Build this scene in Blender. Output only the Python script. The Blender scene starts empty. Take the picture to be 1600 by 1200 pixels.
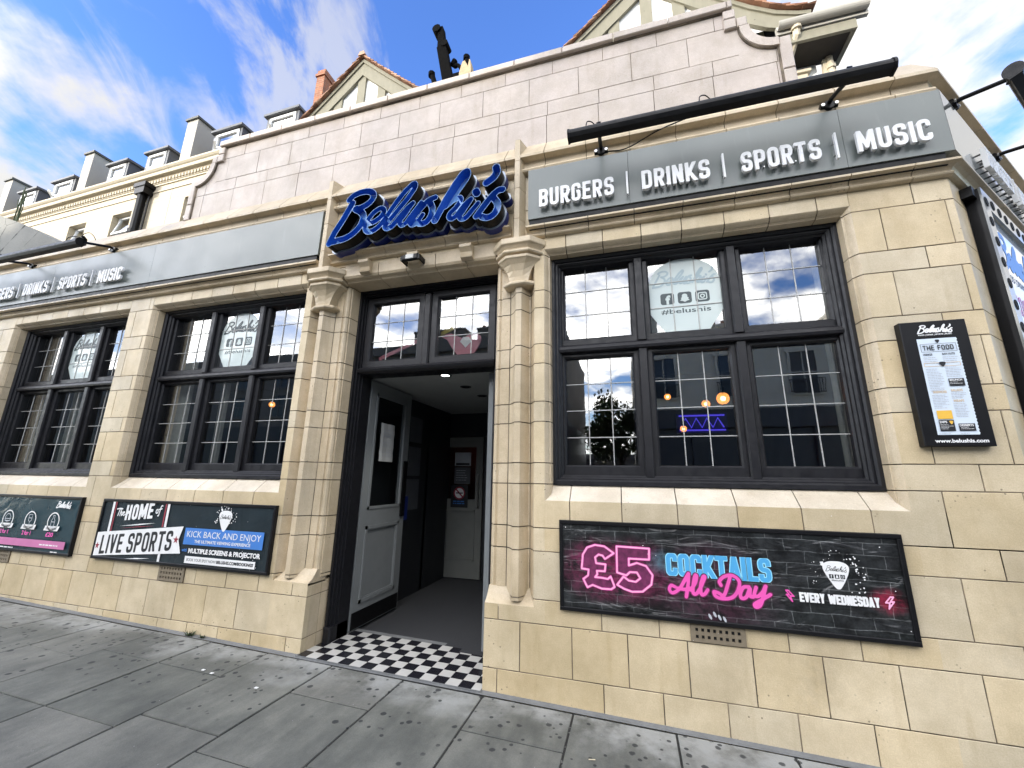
import bpy, bmesh, math, random
import numpy as np
from mathutils import Vector, Matrix
from math import sin, cos, pi, radians
random.seed(7)
sc = bpy.context.scene
COL = sc.collection

# ------------------------------------------------------------------ camera
cd = bpy.data.cameras.new('camera'); cam = bpy.data.objects.new('camera', cd); COL.objects.link(cam)
cd.sensor_width = 36; cd.lens = 14.193; cd.clip_start = .05; cd.clip_end = 2000
right = Vector((0.9610330, 0.2760115, 0.0152709)); down = Vector((-0.0491124, 0.2248443, -0.9731562)); fwd = Vector((-0.2720359, 0.9344852, 0.2296384))
cam.matrix_world = Matrix(((right.x, -down.x, -fwd.x, 0), (right.y, -down.y, -fwd.y, -3), (right.z, -down.z, -fwd.z, 1.437), (0, 0, 0, 1)))
sc.camera = cam
sc.view_settings.view_transform = 'Standard'; sc.view_settings.look = 'None'; sc.view_settings.gamma = 1
sc.view_settings.exposure = 2.45

# ------------------------------------------------------------------ world
SUN_EL = radians(9.5); SUN_AZ = radians(225)
w = bpy.data.worlds.new('World'); sc.world = w; w.use_nodes = True
nt = w.node_tree; N = nt.nodes; L = nt.links; N.clear()
def wn(t, **k):
    n = N.new(t)
    for a, b in k.items(): setattr(n, a, b)
    return n
def wmath(op, a, b=None, c=None, clamp=False):
    n = wn('ShaderNodeMath', operation=op, use_clamp=clamp)
    for i, v in enumerate((a, b, c)):
        if v is None: continue
        if isinstance(v, (int, float)): n.inputs[i].default_value = v
        else: L.new(v, n.inputs[i])
    return n.outputs[0]
sky = wn('ShaderNodeTexSky', sky_type='NISHITA', sun_disc=False, sun_elevation=SUN_EL, sun_rotation=SUN_AZ, altitude=300, air_density=1.0, dust_density=.3, ozone_density=3.0)
hs = wn('ShaderNodeHueSaturation'); hs.inputs['Hue'].default_value = .519; hs.inputs['Saturation'].default_value = 1.12; hs.inputs['Value'].default_value = 1.0
L.new(sky.outputs[0], hs.inputs['Color'])
bg1 = wn('ShaderNodeBackground'); bg1.inputs[1].default_value = .12; L.new(hs.outputs[0], bg1.inputs[0])
tc = wn('ShaderNodeTexCoord'); D = tc.outputs['Generated']
sx = wn('ShaderNodeSeparateXYZ'); L.new(D, sx.inputs[0])
zz = wmath('ADD', wmath('MAXIMUM', sx.outputs[2], 0.0), .22)
px = wmath('DIVIDE', sx.outputs[0], zz); py = wmath('DIVIDE', sx.outputs[1], zz)
cb = wn('ShaderNodeCombineXYZ'); L.new(px, cb.inputs[0]); L.new(py, cb.inputs[1])
mp = wn('ShaderNodeMapping', vector_type='TEXTURE'); mp.inputs['Rotation'].default_value = (0, 0, radians(118)); mp.inputs['Scale'].default_value = (2.6, 1.0, 1); mp.inputs['Location'].default_value = (.35, .2, 0)
L.new(cb.outputs[0], mp.inputs[0])
n1 = wn('ShaderNodeTexNoise'); n1.inputs['Scale'].default_value = 5.5; n1.inputs['Detail'].default_value = 8; n1.inputs['Roughness'].default_value = .60; n1.inputs['Distortion'].default_value = .6
L.new(mp.outputs[0], n1.inputs['Vector'])
n2 = wn('ShaderNodeTexNoise'); n2.inputs['Scale'].default_value = 3.4; n2.inputs['Detail'].default_value = 8; n2.inputs['Roughness'].default_value = .55
L.new(cb.outputs[0], n2.inputs['Vector'])
def blob(d, lo, hi):
    v = wn('ShaderNodeVectorMath', operation='DOT_PRODUCT'); L.new(D, v.inputs[0]); v.inputs[1].default_value = Vector(d).normalized()
    m = wn('ShaderNodeMapRange', interpolation_type='SMOOTHSTEP'); L.new(v.outputs['Value'], m.inputs[0]); m.inputs[1].default_value = lo; m.inputs[2].default_value = hi
    return m.outputs[0]
right_cloud = blob((.53, .66, .53), .80, .965)
left_cloud = blob((-.84, .25, .47), .972, .9985)
clear = blob((-.12, .58, .80), .90, .99)
back = wn('ShaderNodeMapRange', interpolation_type='SMOOTHSTEP'); L.new(sx.outputs[1], back.inputs[0]); back.inputs[1].default_value = .30; back.inputs[2].default_value = -.45
cover = wmath('ADD', wmath('SUBTRACT', wmath('MULTIPLY', right_cloud, .44), wmath('MULTIPLY', clear, .35)), wmath('ADD', wmath('MULTIPLY', left_cloud, .40), wmath('MULTIPLY', back.outputs[0], .36)))
s1 = wmath('ADD', wmath('MULTIPLY', n1.outputs[0], .30), wmath('MULTIPLY', n2.outputs[0], .70))
wisp = wn('ShaderNodeMapRange', interpolation_type='SMOOTHSTEP'); L.new(wmath('ADD', n1.outputs[0], wmath('SUBTRACT', wmath('MULTIPLY', n2.outputs[0], .35), wmath('MULTIPLY', clear, .14))), wisp.inputs[0]); wisp.inputs[1].default_value = .635; wisp.inputs[2].default_value = .80; wisp.inputs[4].default_value = .60
dens = wn('ShaderNodeMapRange', interpolation_type='SMOOTHSTEP'); L.new(wmath('ADD', s1, wmath('MULTIPLY', cover, .55)), dens.inputs[0]); dens.inputs[1].default_value = .58; dens.inputs[2].default_value = .76
dsum = wmath('MAXIMUM', dens.outputs[0], wisp.outputs[0])
warm = wn('ShaderNodeMix', data_type='RGBA'); L.new(n2.outputs[0], warm.inputs[0]); warm.inputs[6].default_value = (.86, .88, .93, 1); warm.inputs[7].default_value = (1, .96, .88, 1)
bg2 = wn('ShaderNodeBackground'); L.new(warm.outputs[2], bg2.inputs[0]); 
glow = blob((-.75, -.62, .42), -.35, .95)
texv = wn('ShaderNodeMapRange'); L.new(n2.outputs[0], texv.inputs[0]); texv.inputs[1].default_value = .36; texv.inputs[2].default_value = .64; texv.inputs[3].default_value = .40; texv.inputs[4].default_value = 1.35
L.new(wmath('ADD', wmath('ADD', .178, wmath('MULTIPLY', right_cloud, .055)), wmath('MULTIPLY', back.outputs[0], wmath('ADD', .10, wmath('MULTIPLY', wmath('MULTIPLY', glow, 1.25), texv.outputs[0])))), bg2.inputs[1])
mx = wn('ShaderNodeMixShader'); L.new(dsum, mx.inputs[0]); L.new(bg1.outputs[0], mx.inputs[1]); L.new(bg2.outputs[0], mx.inputs[2])
out = wn('ShaderNodeOutputWorld'); L.new(mx.outputs[0], out.inputs[0])

# ------------------------------------------------------------------ sun
sd = bpy.data.lights.new('sun', 'SUN'); sd.energy = 1.0; sd.angle = radians(.6); sd.color = (1, .92, .80)
so = bpy.data.objects.new('sun', sd); COL.objects.link(so)
sdir = Vector((sin(SUN_AZ)*cos(SUN_EL), cos(SUN_AZ)*cos(SUN_EL), sin(SUN_EL)))
so.rotation_euler = sdir.to_track_quat('Z', 'Y').to_euler(); so.location = (-20, -20, 30)

# ------------------------------------------------------------------ material helper
class Mat:
    def __init__(s, name, base=(.5,.5,.5), rough=.5, metal=0.0, spec=.5, coat=0.0):
        s.m = bpy.data.materials.new(name); s.m.use_nodes = True
        s.nt = s.m.node_tree; s.N = s.nt.nodes; s.L = s.nt.links
        s.b = s.N['Principled BSDF']; s.b.inputs['Base Color'].default_value = (*base, 1); s.b.inputs['Roughness'].default_value = rough
        s.b.inputs['Metallic'].default_value = metal; s.b.inputs['Specular IOR Level'].default_value = spec; s.b.inputs['Coat Weight'].default_value = coat
        s.col = None; s.base = base
    def n(s, t, **k):
        n = s.N.new(t)
        for a, b in k.items(): setattr(n, a, b)
        return n
    def link(s, a, b): s.L.new(a, b)
    def pos(s, scale=(1,1,1), rot=(0,0,0)):
        g = s.n('ShaderNodeNewGeometry'); m = s.n('ShaderNodeMapping'); m.inputs['Scale'].default_value = scale; m.inputs['Rotation'].default_value = rot
        s.link(g.outputs['Position'], m.inputs[0]); return m.outputs[0]
    def noise(s, scale, detail=4, rough=.55, vec=None, dist=0):
        n = s.n('ShaderNodeTexNoise'); n.inputs['Scale'].default_value = scale; n.inputs['Detail'].default_value = detail; n.inputs['Roughness'].default_value = rough; n.inputs['Distortion'].default_value = dist
        s.link(vec if vec is not None else s.pos(), n.inputs['Vector']); return n.outputs[0]
    def vor(s, scale, vec=None, rnd=1.0):
        n = s.n('ShaderNodeTexVoronoi'); n.inputs['Scale'].default_value = scale; n.inputs['Randomness'].default_value = rnd
        s.link(vec if vec is not None else s.pos(), n.inputs['Vector']); return n
    def rng(s, v, a, b, c=0, d=1):
        n = s.n('ShaderNodeMapRange', interpolation_type='SMOOTHSTEP'); s.link(v, n.inputs[0])
        for i, q in enumerate((a, b, c, d)): n.inputs[i+1].default_value = q
        return n.outputs[0]
    def math(s, op, a, b=None):
        n = s.n('ShaderNodeMath', operation=op)
        for i, v in enumerate((a, b)):
            if v is None: continue
            if isinstance(v, (int, float)): n.inputs[i].default_value = v
            else: s.link(v, n.inputs[i])
        return n.outputs[0]
    def ramp(s, v, stops):
        n = s.n('ShaderNodeValToRGB'); e = n.color_ramp.elements
        while len(e) < len(stops): e.new(.5)
        for i, (p, c) in enumerate(stops): e[i].position = p; e[i].color = (*c, 1)
        s.link(v, n.inputs[0]); s.col = n.outputs[0]; return s
    def tint(s): 
        a = s.n('ShaderNodeAttribute', attribute_name='tint'); return a.outputs['Fac']
    def mul(s, fac, c0=(1,1,1), c1=(1,1,1)):
        """multiply the colour by a lerp c0..c1 along fac"""
        r = s.n('ShaderNodeMix', data_type='RGBA'); s.link(fac, r.inputs[0]); r.inputs[6].default_value = (*c0, 1); r.inputs[7].default_value = (*c1, 1)
        x = s.n('ShaderNodeMix', data_type='RGBA', blend_type='MULTIPLY'); x.inputs[0].default_value = 1
        if s.col is None: x.inputs[6].default_value = (*s.base, 1)
        else: s.link(s.col, x.inputs[6])
        s.link(r.outputs[2], x.inputs[7]); s.col = x.outputs[2]; return s
    def over(s, fac, c):
        x = s.n('ShaderNodeMix', data_type='RGBA'); s.link(fac, x.inputs[0])
        if s.col is None: x.inputs[6].default_value = (*s.base, 1)
        else: s.link(s.col, x.inputs[6])
        x.inputs[7].default_value = (*c, 1); s.col = x.outputs[2]; return s
    def bump(s, h, strength=.3, dist=.01):
        b = s.n('ShaderNodeBump'); b.inputs['Strength'].default_value = strength; b.inputs['Distance'].default_value = dist
        s.link(h, b.inputs['Height']); s.link(b.outputs[0], s.b.inputs['Normal']); return s
    def rough(s, v, lo, hi):
        s.link(s.rng(v, 0.2, .8, lo, hi), s.b.inputs['Roughness']); return s
    def done(s):
        if s.col is not None: s.link(s.col, s.b.inputs['Base Color'])
        return s.m

def stone_mat(name, stops, pits=1.0, stain=(.80,.79,.76)):
    m = Mat(name, rough=.42, spec=.45)
    m.ramp(m.tint(), stops)
    m.mul(m.rng(m.noise(1.3, 5), .3, .7), stain, (1.05, 1.04, 1.03))
    m.mul(m.rng(m.noise(3.2, 6, .65, m.pos((1, 1, .35))), .48, .72), (1, 1, 1), (.90, .885, .86))
    m.mul(m.rng(m.noise(160, 2), .25, .75), (.91, .90, .88), (1.06, 1.06, 1.06))
    # streaks that run down the face
    m.mul(m.rng(m.noise(14, 3, .5, m.pos((1, 1, .12))), .55, .8), (1, 1, 1), (.90, .88, .84))
    m.mul(m.rng(m.noise(6.5, 6, .7), .35, .68), (.93, .915, .88), (1.05, 1.05, 1.05))
    for scl, r, lo, k in ((27, .14, .52, .75), (13, .07, .58, .5), (4.3, .05, .54, .4)):
        v = m.vor(scl); wob = m.math('ADD', v.outputs['Distance'], m.math('MULTIPLY', m.noise(scl*4, 2), .06)); sp = m.math('MULTIPLY', m.rng(wob, r+.045, r), m.rng(m.noise(2.7, 4, .6), lo, lo+.12))
        m.over(m.math('MULTIPLY', sp, k*pits), (.13, .105, .07))
    dirt = m.math('MULTIPLY', m.rng(m.noise(1.7, 5, .65, m.pos((1, 1, .5))), .54, .74), m.rng(m.noise(19, 4, .6), .35, .6)); m.over(m.math('MULTIPLY', dirt, .20), (.30, .255, .19))
    m.bump(m.math('ADD', m.noise(90, 3), m.math('MULTIPLY', m.noise(6, 3), .6)), .25, .004)
    m.rough(m.noise(5, 4), .32, .58)
    return m.done()
M = {}
M['stone'] = stone_mat('cream_faience', [(0, (.595, .485, .305)), (.25, (.625, .52, .345)), (.5, (.655, .552, .378)), (.75, (.63, .54, .385)), (1, (.585, .512, .378))])
M['pier_stone'] = stone_mat('pale_faience', [(0, (.59, .49, .345)), (.5, (.63, .53, .38)), (1, (.58, .492, .36))])
M['upper_stone'] = stone_mat('pinkish_faience', [(0, (.49, .425, .37)), (.5, (.53, .46, .40)), (1, (.515, .445, .395))], .35, (.90, .90, .90))
M['sill_stone'] = stone_mat('sill_faience', [(0, (.66, .59, .48)), (1, (.70, .63, .53))], .6)
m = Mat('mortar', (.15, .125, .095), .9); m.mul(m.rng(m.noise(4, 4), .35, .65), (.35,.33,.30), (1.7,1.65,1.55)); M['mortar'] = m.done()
m = Mat('black_paint', (.010, .010, .012), .38); m.mul(m.noise(25, 4), (.7,.7,.7), (1.6,1.6,1.6)); m.rough(m.noise(18, 4), .28, .55); m.bump(m.noise(60, 3, .5, m.pos((1, 1, .2))), .25, .003); m.b.inputs['Specular IOR Level'].default_value = .35; M['black_paint'] = m.done()
m = Mat('black_board', (.006, .006, .007), .42); m.rough(m.noise(9, 3), .35, .5); m.b.inputs['Specular IOR Level'].default_value = .25; M['black_board'] = m.done()
m = Mat('black_metal', (.004, .004, .0045), .36); m.rough(m.noise(20, 3), .3, .5); m.b.inputs['Specular IOR Level'].default_value = .22; M['black_metal'] = m.done()
m = Mat('lead', (.48, .48, .46), .5, .3); m.mul(m.noise(40, 2), (.6,.6,.6), (1.15,1.15,1.15)); M['lead'] = m.done()
m = Mat('fascia_grey', (.132, .150, .140), .34, spec=.6); m.mul(m.noise(2.0, 5), (.88,.88,.88), (1.1,1.1,1.1)); m.mul(m.rng(m.noise(30, 3, .5, m.pos((1,1,.1))), .55, .8), (1,1,1), (1.15,1.15,1.15)); m.rough(m.noise(3, 5), .26, .42); m.bump(m.noise(1.5, 2), .06, .02); M['fascia'] = m.done()
m = Mat('fascia_gloss', (.150, .158, .150), .10, spec=.8); m.mul(m.noise(2.0, 5), (.9,.9,.9), (1.1,1.1,1.1)); M['fascia_gloss'] = m.done()
m = Mat('white_letter', (.80, .80, .79), .4); m.mul(m.noise(12, 4), (.88,.88,.87), (1.02,1.02,1.02)); M['white_letter'] = m.done()
def plain(name, c, rough=.5, metal=0, spec=.5, var=.12, sc_=8, coat=0):
    m = Mat(name, c, rough, metal, spec, coat); m.mul(m.noise(sc_, 4), (1-var,)*3, (1+var,)*3); return m.done()
M['print_white'] = plain('print_white', (.78, .78, .77), .45)
M['print_black'] = plain('print_black', (.012, .013, .015), .45)
M['print_pink'] = plain('print_pink', (.80, .10, .42), .42)
M['print_palepink'] = plain('print_palepink', (.90, .42, .62), .42)
M['print_band'] = plain('print_band', (.55, .17, .36), .42)
M['print_magenta'] = plain('print_magenta', (.14, .022, .075), .42, var=.9, sc_=30)
M['print_cyan'] = plain('print_cyan', (.075, .36, .66), .42)
M['print_palecyan'] = plain('print_palecyan', (.30, .68, .85), .42)
M['print_blue'] = plain('print_blue', (.055, .20, .56), .42)
M['print_red'] = plain('print_red', (.28, .025, .045), .42)
M['print_yellow'] = plain('print_yellow', (.78, .46, .06), .45)
M['print_gold'] = plain('print_gold', (.66, .47, .26), .45)
M['print_grey'] = plain('print_grey', (.45, .47, .50), .45)
M['paper'] = plain('menu_paper', (.62, .70, .78), .35, var=.05)
M['notice_paper'] = plain('notice_paper', (.50, .51, .50), .7, var=.15)
def poster_mat():
    m = Mat('poster_brick_print', (.016, .017, .018), .30, spec=.5)
    g = m.n('ShaderNodeNewGeometry'); sp = m.n('ShaderNodeSeparateXYZ'); m.link(g.outputs['Position'], sp.inputs[0])
    c = m.n('ShaderNodeCombineXYZ'); m.link(m.math('ADD', sp.outputs[0], m.math('MULTIPLY', m.noise(5, 4), .05)), c.inputs[0]); m.link(m.math('ADD', sp.outputs[2], m.math('MULTIPLY', m.noise(4, 5), .035)), c.inputs[1])
    br = m.n('ShaderNodeTexBrick'); m.link(c.outputs[0], br.inputs['Vector']); br.inputs['Scale'].default_value = 1; br.inputs['Brick Width'].default_value = .20; br.inputs['Row Height'].default_value = .066; br.inputs['Mortar Size'].default_value = .0032; br.inputs['Mortar Smooth'].default_value = 1.0
    br.inputs['Color1'].default_value = (.011, .013, .013, 1); br.inputs['Color2'].default_value = (.020, .021, .022, 1); br.inputs['Mortar'].default_value = (.10, .105, .105, 1)
    m.col = br.outputs['Color']
    m.mul(m.rng(m.noise(11, 7, .75), .32, .68), (.22,.22,.22), (1.9,1.9,1.9))
    # printed pink glow round the price, part of the artwork
    for (cx, cz, r0, r1, colr, k) in ((-.24, .86, .24, .10, (.20, .015, .075), .75), (-.02, .86, .24, .10, (.20, .015, .075), .75), (.45, .80, .34, .10, (.10, .012, .045), .55), (1.36, .80, .09, .02, (.35, .01, .05), .8), (.17, .93, .10, .02, (.03, .22, .26), .6)):
        dx = m.math('MULTIPLY', m.math('SUBTRACT', sp.outputs[0], cx), .75); dz = m.math('SUBTRACT', sp.outputs[2], cz)
        d = m.math('SQRT', m.math('ADD', m.math('MULTIPLY', dx, dx), m.math('MULTIPLY', dz, dz)))
        f = m.math('MULTIPLY', m.rng(d, r0, r1), m.math('MULTIPLY', m.rng(m.noise(22, 5, .7), .3, .75), k))
        m.over(f, colr)
    wv = m.noise(3.2, 3, .5, m.pos((1, 1, 2.2)), 1.2)
    m.bump(wv, .8, .035); return m.done()
M['poster_face'] = poster_mat()
m = Mat('poster_dark_vinyl', (.016, .024, .028), .22); m.mul(m.noise(3, 5, .6, None, 1.0), (.5,.5,.5), (1.9,1.9,1.9)); m.over(m.math('MULTIPLY', m.rng(m.noise(26, 5, .75), .55, .85), .35), (.10, .12, .12)); m.bump(m.noise(3, 3, .5, m.pos((1,1,2)), 1), .35, .02); M['poster_vinyl'] = m.done()
m = Mat('poster_teal_vinyl', (.022, .048, .058), .22); m.mul(m.noise(3, 5, .6, None, 1.0), (.6,.6,.6), (1.6,1.6,1.6)); m.bump(m.noise(3, 3, .5, m.pos((1,1,2)), 1), .35, .02); M['poster_teal'] = m.done()
M['blue_wall'] = plain('blue_enamel', (.014, .125, .50), .32, var=.25, sc_=6)
M['blue_rim'] = plain('blue_edge', (.10, .25, .50), .3)
M['blue_back'] = plain('pale_blue_acrylic', (.22, .46, .80), .28, var=.15, sc_=14)
M['blue_tray'] = plain('navy_enamel', (.008, .022, .16), .35)
M['tray_face'] = plain('aluminium_face', (.30, .34, .40), .35, .3)
def glass_mat(name, base=.22, extra=.65, ripple=.10, tintc=(.92,.95,.95)):
    m = bpy.data.materials.new(name); m.use_nodes = True; nt = m.node_tree; n = nt.nodes; n.clear()
    o = n.new('ShaderNodeOutputMaterial'); mix = n.new('ShaderNodeMixShader'); t = n.new('ShaderNodeBsdfTransparent'); g = n.new('ShaderNodeBsdfGlossy')
    t.inputs[0].default_value = (*tintc, 1); g.inputs['Roughness'].default_value = 0.012; g.inputs['Color'].default_value = (.95, .96, .96, 1)
    lw = n.new('ShaderNodeLayerWeight'); lw.inputs['Blend'].default_value = .35
    mr = n.new('ShaderNodeMapRange'); nt.links.new(lw.outputs['Fresnel'], mr.inputs[0]); mr.inputs[3].default_value = base; mr.inputs[4].default_value = extra
    nt.links.new(mr.outputs[0], mix.inputs[0]); nt.links.new(t.outputs[0], mix.inputs[1]); nt.links.new(g.outputs[0], mix.inputs[2]); nt.links.new(mix.outputs[0], o.inputs[0])
    ge = n.new('ShaderNodeNewGeometry'); no = n.new('ShaderNodeTexNoise'); no.inputs['Scale'].default_value = 5; no.inputs['Detail'].default_value = 2
    nt.links.new(ge.outputs['Position'], no.inputs['Vector']); b = n.new('ShaderNodeBump'); b.inputs['Strength'].default_value = ripple; b.inputs['Distance'].default_value = .01
    nt.links.new(no.outputs[0], b.inputs['Height']); nt.links.new(b.outputs[0], g.inputs['Normal'])
    return m
M['glass'] = glass_mat('window_glass', .185, .74, .02)
M['far_glass'] = glass_mat('upstairs_glass', .35, .8, .02)
M['door_glass'] = glass_mat('door_glass', .06, .5)
m = Mat('sticker_film', (.70, .80, .77), .4); m.b.inputs['Alpha'].default_value = .75; M['sticker'] = m.done()
M['sticker_dark'] = plain('sticker_print', (.03, .05, .055), .4)
M['sticker_pale'] = plain('sticker_pale', (.34, .44, .47), .4)
def pavement_mat():
    m = Mat('flagstone', rough=.75, spec=.35)
    m.ramp(m.tint(), [(0, (.108, .111, .100)), (.5, (.130, .132, .119)), (1, (.148, .147, .133))])
    m.mul(m.rng(m.noise(2.0, 7, .65), .28, .72), (.76,.77,.77), (1.30,1.29,1.26)); m.mul(m.rng(m.noise(5, 5, .6, m.pos((1.8, .45, 1))), .35, .7), (.85,.86,.86), (1.12,1.12,1.1))
    m.mul(m.noise(140, 2), (.80,.80,.80), (1.2,1.2,1.2))
    m.mul(m.noise(26, 4, .7), (.85,.85,.85), (1.14,1.14,1.14))
    # dusty pale bloom close to the wall
    g = m.n('ShaderNodeNewGeometry'); sp = m.n('ShaderNodeSeparateXYZ'); m.link(g.outputs['Position'], sp.inputs[0])
    near = m.rng(m.math('ADD', sp.outputs[1], m.math('MULTIPLY', m.noise(1.9, 5, .6), 1.0)), .08, .46)
    m.over(m.math('MULTIPLY', near, m.rng(m.noise(4, 6, .7), .32, .62, .0, .9)), (.31, .315, .30))
    # trodden-in chewing gum
    near2 = m.rng(m.math('ADD', sp.outputs[1], m.math('MULTIPLY', m.noise(1.4, 2), .8)), -.75, .35, .12, 1)
    for scl, r, th in ((8.2, .175, .36), (14, .20, .46), (4.6, .115, .40), (6.3, .15, .44)):
        v = m.vor(scl, m.pos((1, 1, 0.001)))
        wob = m.math('ADD', v.outputs['Distance'], m.math('MULTIPLY', m.noise(40, 2), .10))
        keep = m.rng(m.math('MULTIPLY', m.math('FRACT', m.math('MULTIPLY', v.outputs['Color'], 7.31)), near2), th*.62, th*.62+.06)
        m.over(m.math('MULTIPLY', m.math('MULTIPLY', m.rng(wob, r+.05, r+.005), keep), .85), (.022, .024, .026))
    vw = m.vor(34, m.pos((1, 1, .001)))
    m.over(m.math('MULTIPLY', m.rng(vw.outputs['Distance'], .10, .04), m.rng(m.noise(11, 3), .60, .66)), (.42, .43, .43))
    m.bump(m.math('ADD', m.noise(120, 3), m.math('MULTIPLY', m.noise(8, 4), 1.5)), .35, .004)
    return m.done()
M['flag'] = pavement_mat()
m = Mat('joint_dirt', (.022, .022, .02), .95); m.over(m.math('MULTIPLY', m.rng(m.noise(25, 4), .60, .68), .8), (.16, .16, .15)); M['joint_dirt'] = m.done()
m = Mat('cement', (.16, .165, .165), .85); m.mul(m.noise(7, 6), (.6,.6,.6), (1.35,1.35,1.35)); m.mul(m.noise(60, 3), (.8,.8,.8), (1.2,1.2,1.2)); m.bump(m.noise(50, 4), .4, .006); M['cement'] = m.done()
m = Mat('asphalt', (.05, .05, .052), .85); m.mul(m.noise(150, 3), (.5,.5,.5), (1.6,1.6,1.6)); M['asphalt'] = m.done()
M['tile_white'] = plain('white_tile', (.50, .49, .46), .28, var=.10, sc_=12)
M['tile_black'] = plain('black_tile', (.014, .014, .018), .26, var=.3, sc_=12)
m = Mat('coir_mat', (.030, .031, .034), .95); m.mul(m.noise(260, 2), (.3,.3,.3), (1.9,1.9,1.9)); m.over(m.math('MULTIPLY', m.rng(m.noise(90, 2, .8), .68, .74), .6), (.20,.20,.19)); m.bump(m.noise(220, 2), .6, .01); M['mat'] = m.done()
m = Mat('grey_door_paint', (.185, .198, .202), .42); m.mul(m.noise(3, 6, .65), (.84,.84,.84), (1.12,1.12,1.12)); m.over(m.math('MULTIPLY', m.rng(m.noise(34, 4, .75, m.pos((1,1,.25))), .64, .74), .45), (.06,.06,.06)); m.over(m.math('MULTIPLY', m.rng(m.noise(16, 5, .8), .70, .78), .5), (.32,.32,.31)); m.rough(m.noise(9, 4), .32, .6); M['door_grey'] = m.done()
M['door_dark'] = plain('dark_door_paint', (.17, .175, .16), .5)
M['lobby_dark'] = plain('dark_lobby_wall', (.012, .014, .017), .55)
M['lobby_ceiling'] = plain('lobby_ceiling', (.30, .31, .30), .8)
M['room_wall'] = plain('pub_room_wall', (.11, .085, .065), .8, var=.4, sc_=2)
M['room_floor'] = plain('pub_room_floor', (.07, .05, .035), .5)
M['curtain'] = plain('pale_curtain', (.46, .45, .40), .9, var=.2, sc_=20)
M['steel'] = plain('brushed_steel', (.55, .55, .54), .28, .9)
M['vent_brown'] = plain('brown_vent_clay', (.19, .155, .105), .75, var=.3, sc_=25)
M['hole'] = plain('dark_void', (.004, .004, .004), .9)
m = Mat('grey_render', (.22, .22, .205), .9); m.mul(m.noise(1.2, 7, .65), (.6,.6,.58), (1.35,1.35,1.33)); cr = m.n('ShaderNodeTexVoronoi', feature='DISTANCE_TO_EDGE'); cr.inputs['Scale'].default_value = 1.4
m.link(m.pos((1,1,1.6)), cr.inputs['Vector']); m.over(m.rng(m.math('ADD', cr.outputs['Distance'], m.math('MULTIPLY', m.noise(6, 4), .05)), .034, .026), (.045,.045,.04)); m.bump(m.noise(30, 5), .5, .01); M['grey_render'] = m.done()
def render_cream():
    m = Mat('cream_painted_render', (.46, .40, .29), .7); m.mul(m.noise(1.0, 6), (.85,.83,.80), (1.05,1.05,1.05))
    g = m.n('ShaderNodeNewGeometry'); sp = m.n('ShaderNodeSeparateXYZ'); m.link(g.outputs['Position'], sp.inputs[0])
    f = m.math('FRACT', m.math('MULTIPLY', sp.outputs[2], 1/.29)); m.mul(m.rng(m.math('ABSOLUTE', m.math('SUBTRACT', f, .5)), .47, .49), (1,1,1), (.72,.70,.66)); return m.done()
M['cream_render'] = render_cream()
M['cream_trim'] = plain('cream_trim', (.47, .415, .31), .65, var=.10, sc_=3)
M['party_grey'] = plain('party_wall_render', (.34, .325, .29), .8, var=.12, sc_=2)
m = Mat('slate', (.050, .052, .050), .6); m.ramp(m.tint(), [(0, (.036,.040,.036)), (1, (.075,.075,.066))]); m.mul(m.noise(14, 4), (.7,.7,.7), (1.3,1.3,1.3)); M['slate'] = m.done()
M['lead_roof'] = plain('lead_flashing', (.085, .09, .10), .6, var=.25)
M['upvc'] = plain('white_upvc', (.72, .73, .73), .35, var=.04)
m = Mat('clay_tile', (.25,.10,.055), .75); m.ramp(m.tint(), [(0, (.16,.075,.045)), (.5, (.30,.145,.085)), (1, (.40,.25,.17))]); m.mul(m.noise(20, 4), (.65,.65,.65), (1.25,1.25,1.25)); M['clay_tile'] = m.done()
m = Mat('weathered_timber', (.205, .192, .145), .8); m.mul(m.noise(9, 6, .65, m.pos((1,1,.35))), (.7,.7,.66), (1.2,1.2,1.2)); v = m.vor(4.2); m.over(m.math('MULTIPLY', m.rng(v.outputs['Distance'], .10, .07), .8), (.05,.045,.035)); M['timber'] = m.done()
M['white_render'] = plain('white_render', (.80, .80, .78), .8, var=.04)
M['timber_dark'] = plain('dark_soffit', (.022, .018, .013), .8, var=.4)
def brick_mat():
    m = Mat('red_brick', (.3,.12,.06), .85); g = m.n('ShaderNodeNewGeometry'); sp = m.n('ShaderNodeSeparateXYZ'); m.link(g.outputs['Position'], sp.inputs[0])
    c = m.n('ShaderNodeCombineXYZ'); m.link(m.math('ADD', sp.outputs[0], sp.outputs[1]), c.inputs[0]); m.link(sp.outputs[2], c.inputs[1])
    br = m.n('ShaderNodeTexBrick'); m.link(c.outputs[0], br.inputs['Vector']); br.inputs['Scale'].default_value = 1; br.inputs['Brick Width'].default_value = .225; br.inputs['Row Height'].default_value = .075; br.inputs['Mortar Size'].default_value = .007
    br.inputs['Color1'].default_value = (.32, .115, .05, 1); br.inputs['Color2'].default_value = (.20, .075, .04, 1); br.inputs['Mortar'].default_value = (.22, .17, .12, 1); m.col = br.outputs['Color']
    m.mul(m.noise(6, 5), (.65,.65,.65), (1.3,1.3,1.3)); return m.done()
M['brick'] = brick_mat()
M['roof_iron'] = plain('roof_iron', (.004, .004, .004), .9, spec=.05)
M['gloss_print'] = plain('gloss_print', (.62, .70, .78), .12, spec=.8, coat=1.0)
M['stub'] = plain('weathered_stub', (.40, .30, .18), .9, var=.45, sc_=22)
M['opp_cream'] = plain('stucco_opposite', (.60, .55, .46), .8, var=.15, sc_=1)
M['opp_grey'] = plain('grey_brown_opposite', (.17, .155, .135), .85, var=.2, sc_=1)
M['opp_shop'] = plain('shopfront_navy', (.012, .014, .026), .4)
M['opp_window'] = plain('opposite_window', (.025, .03, .035), .15)
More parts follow.
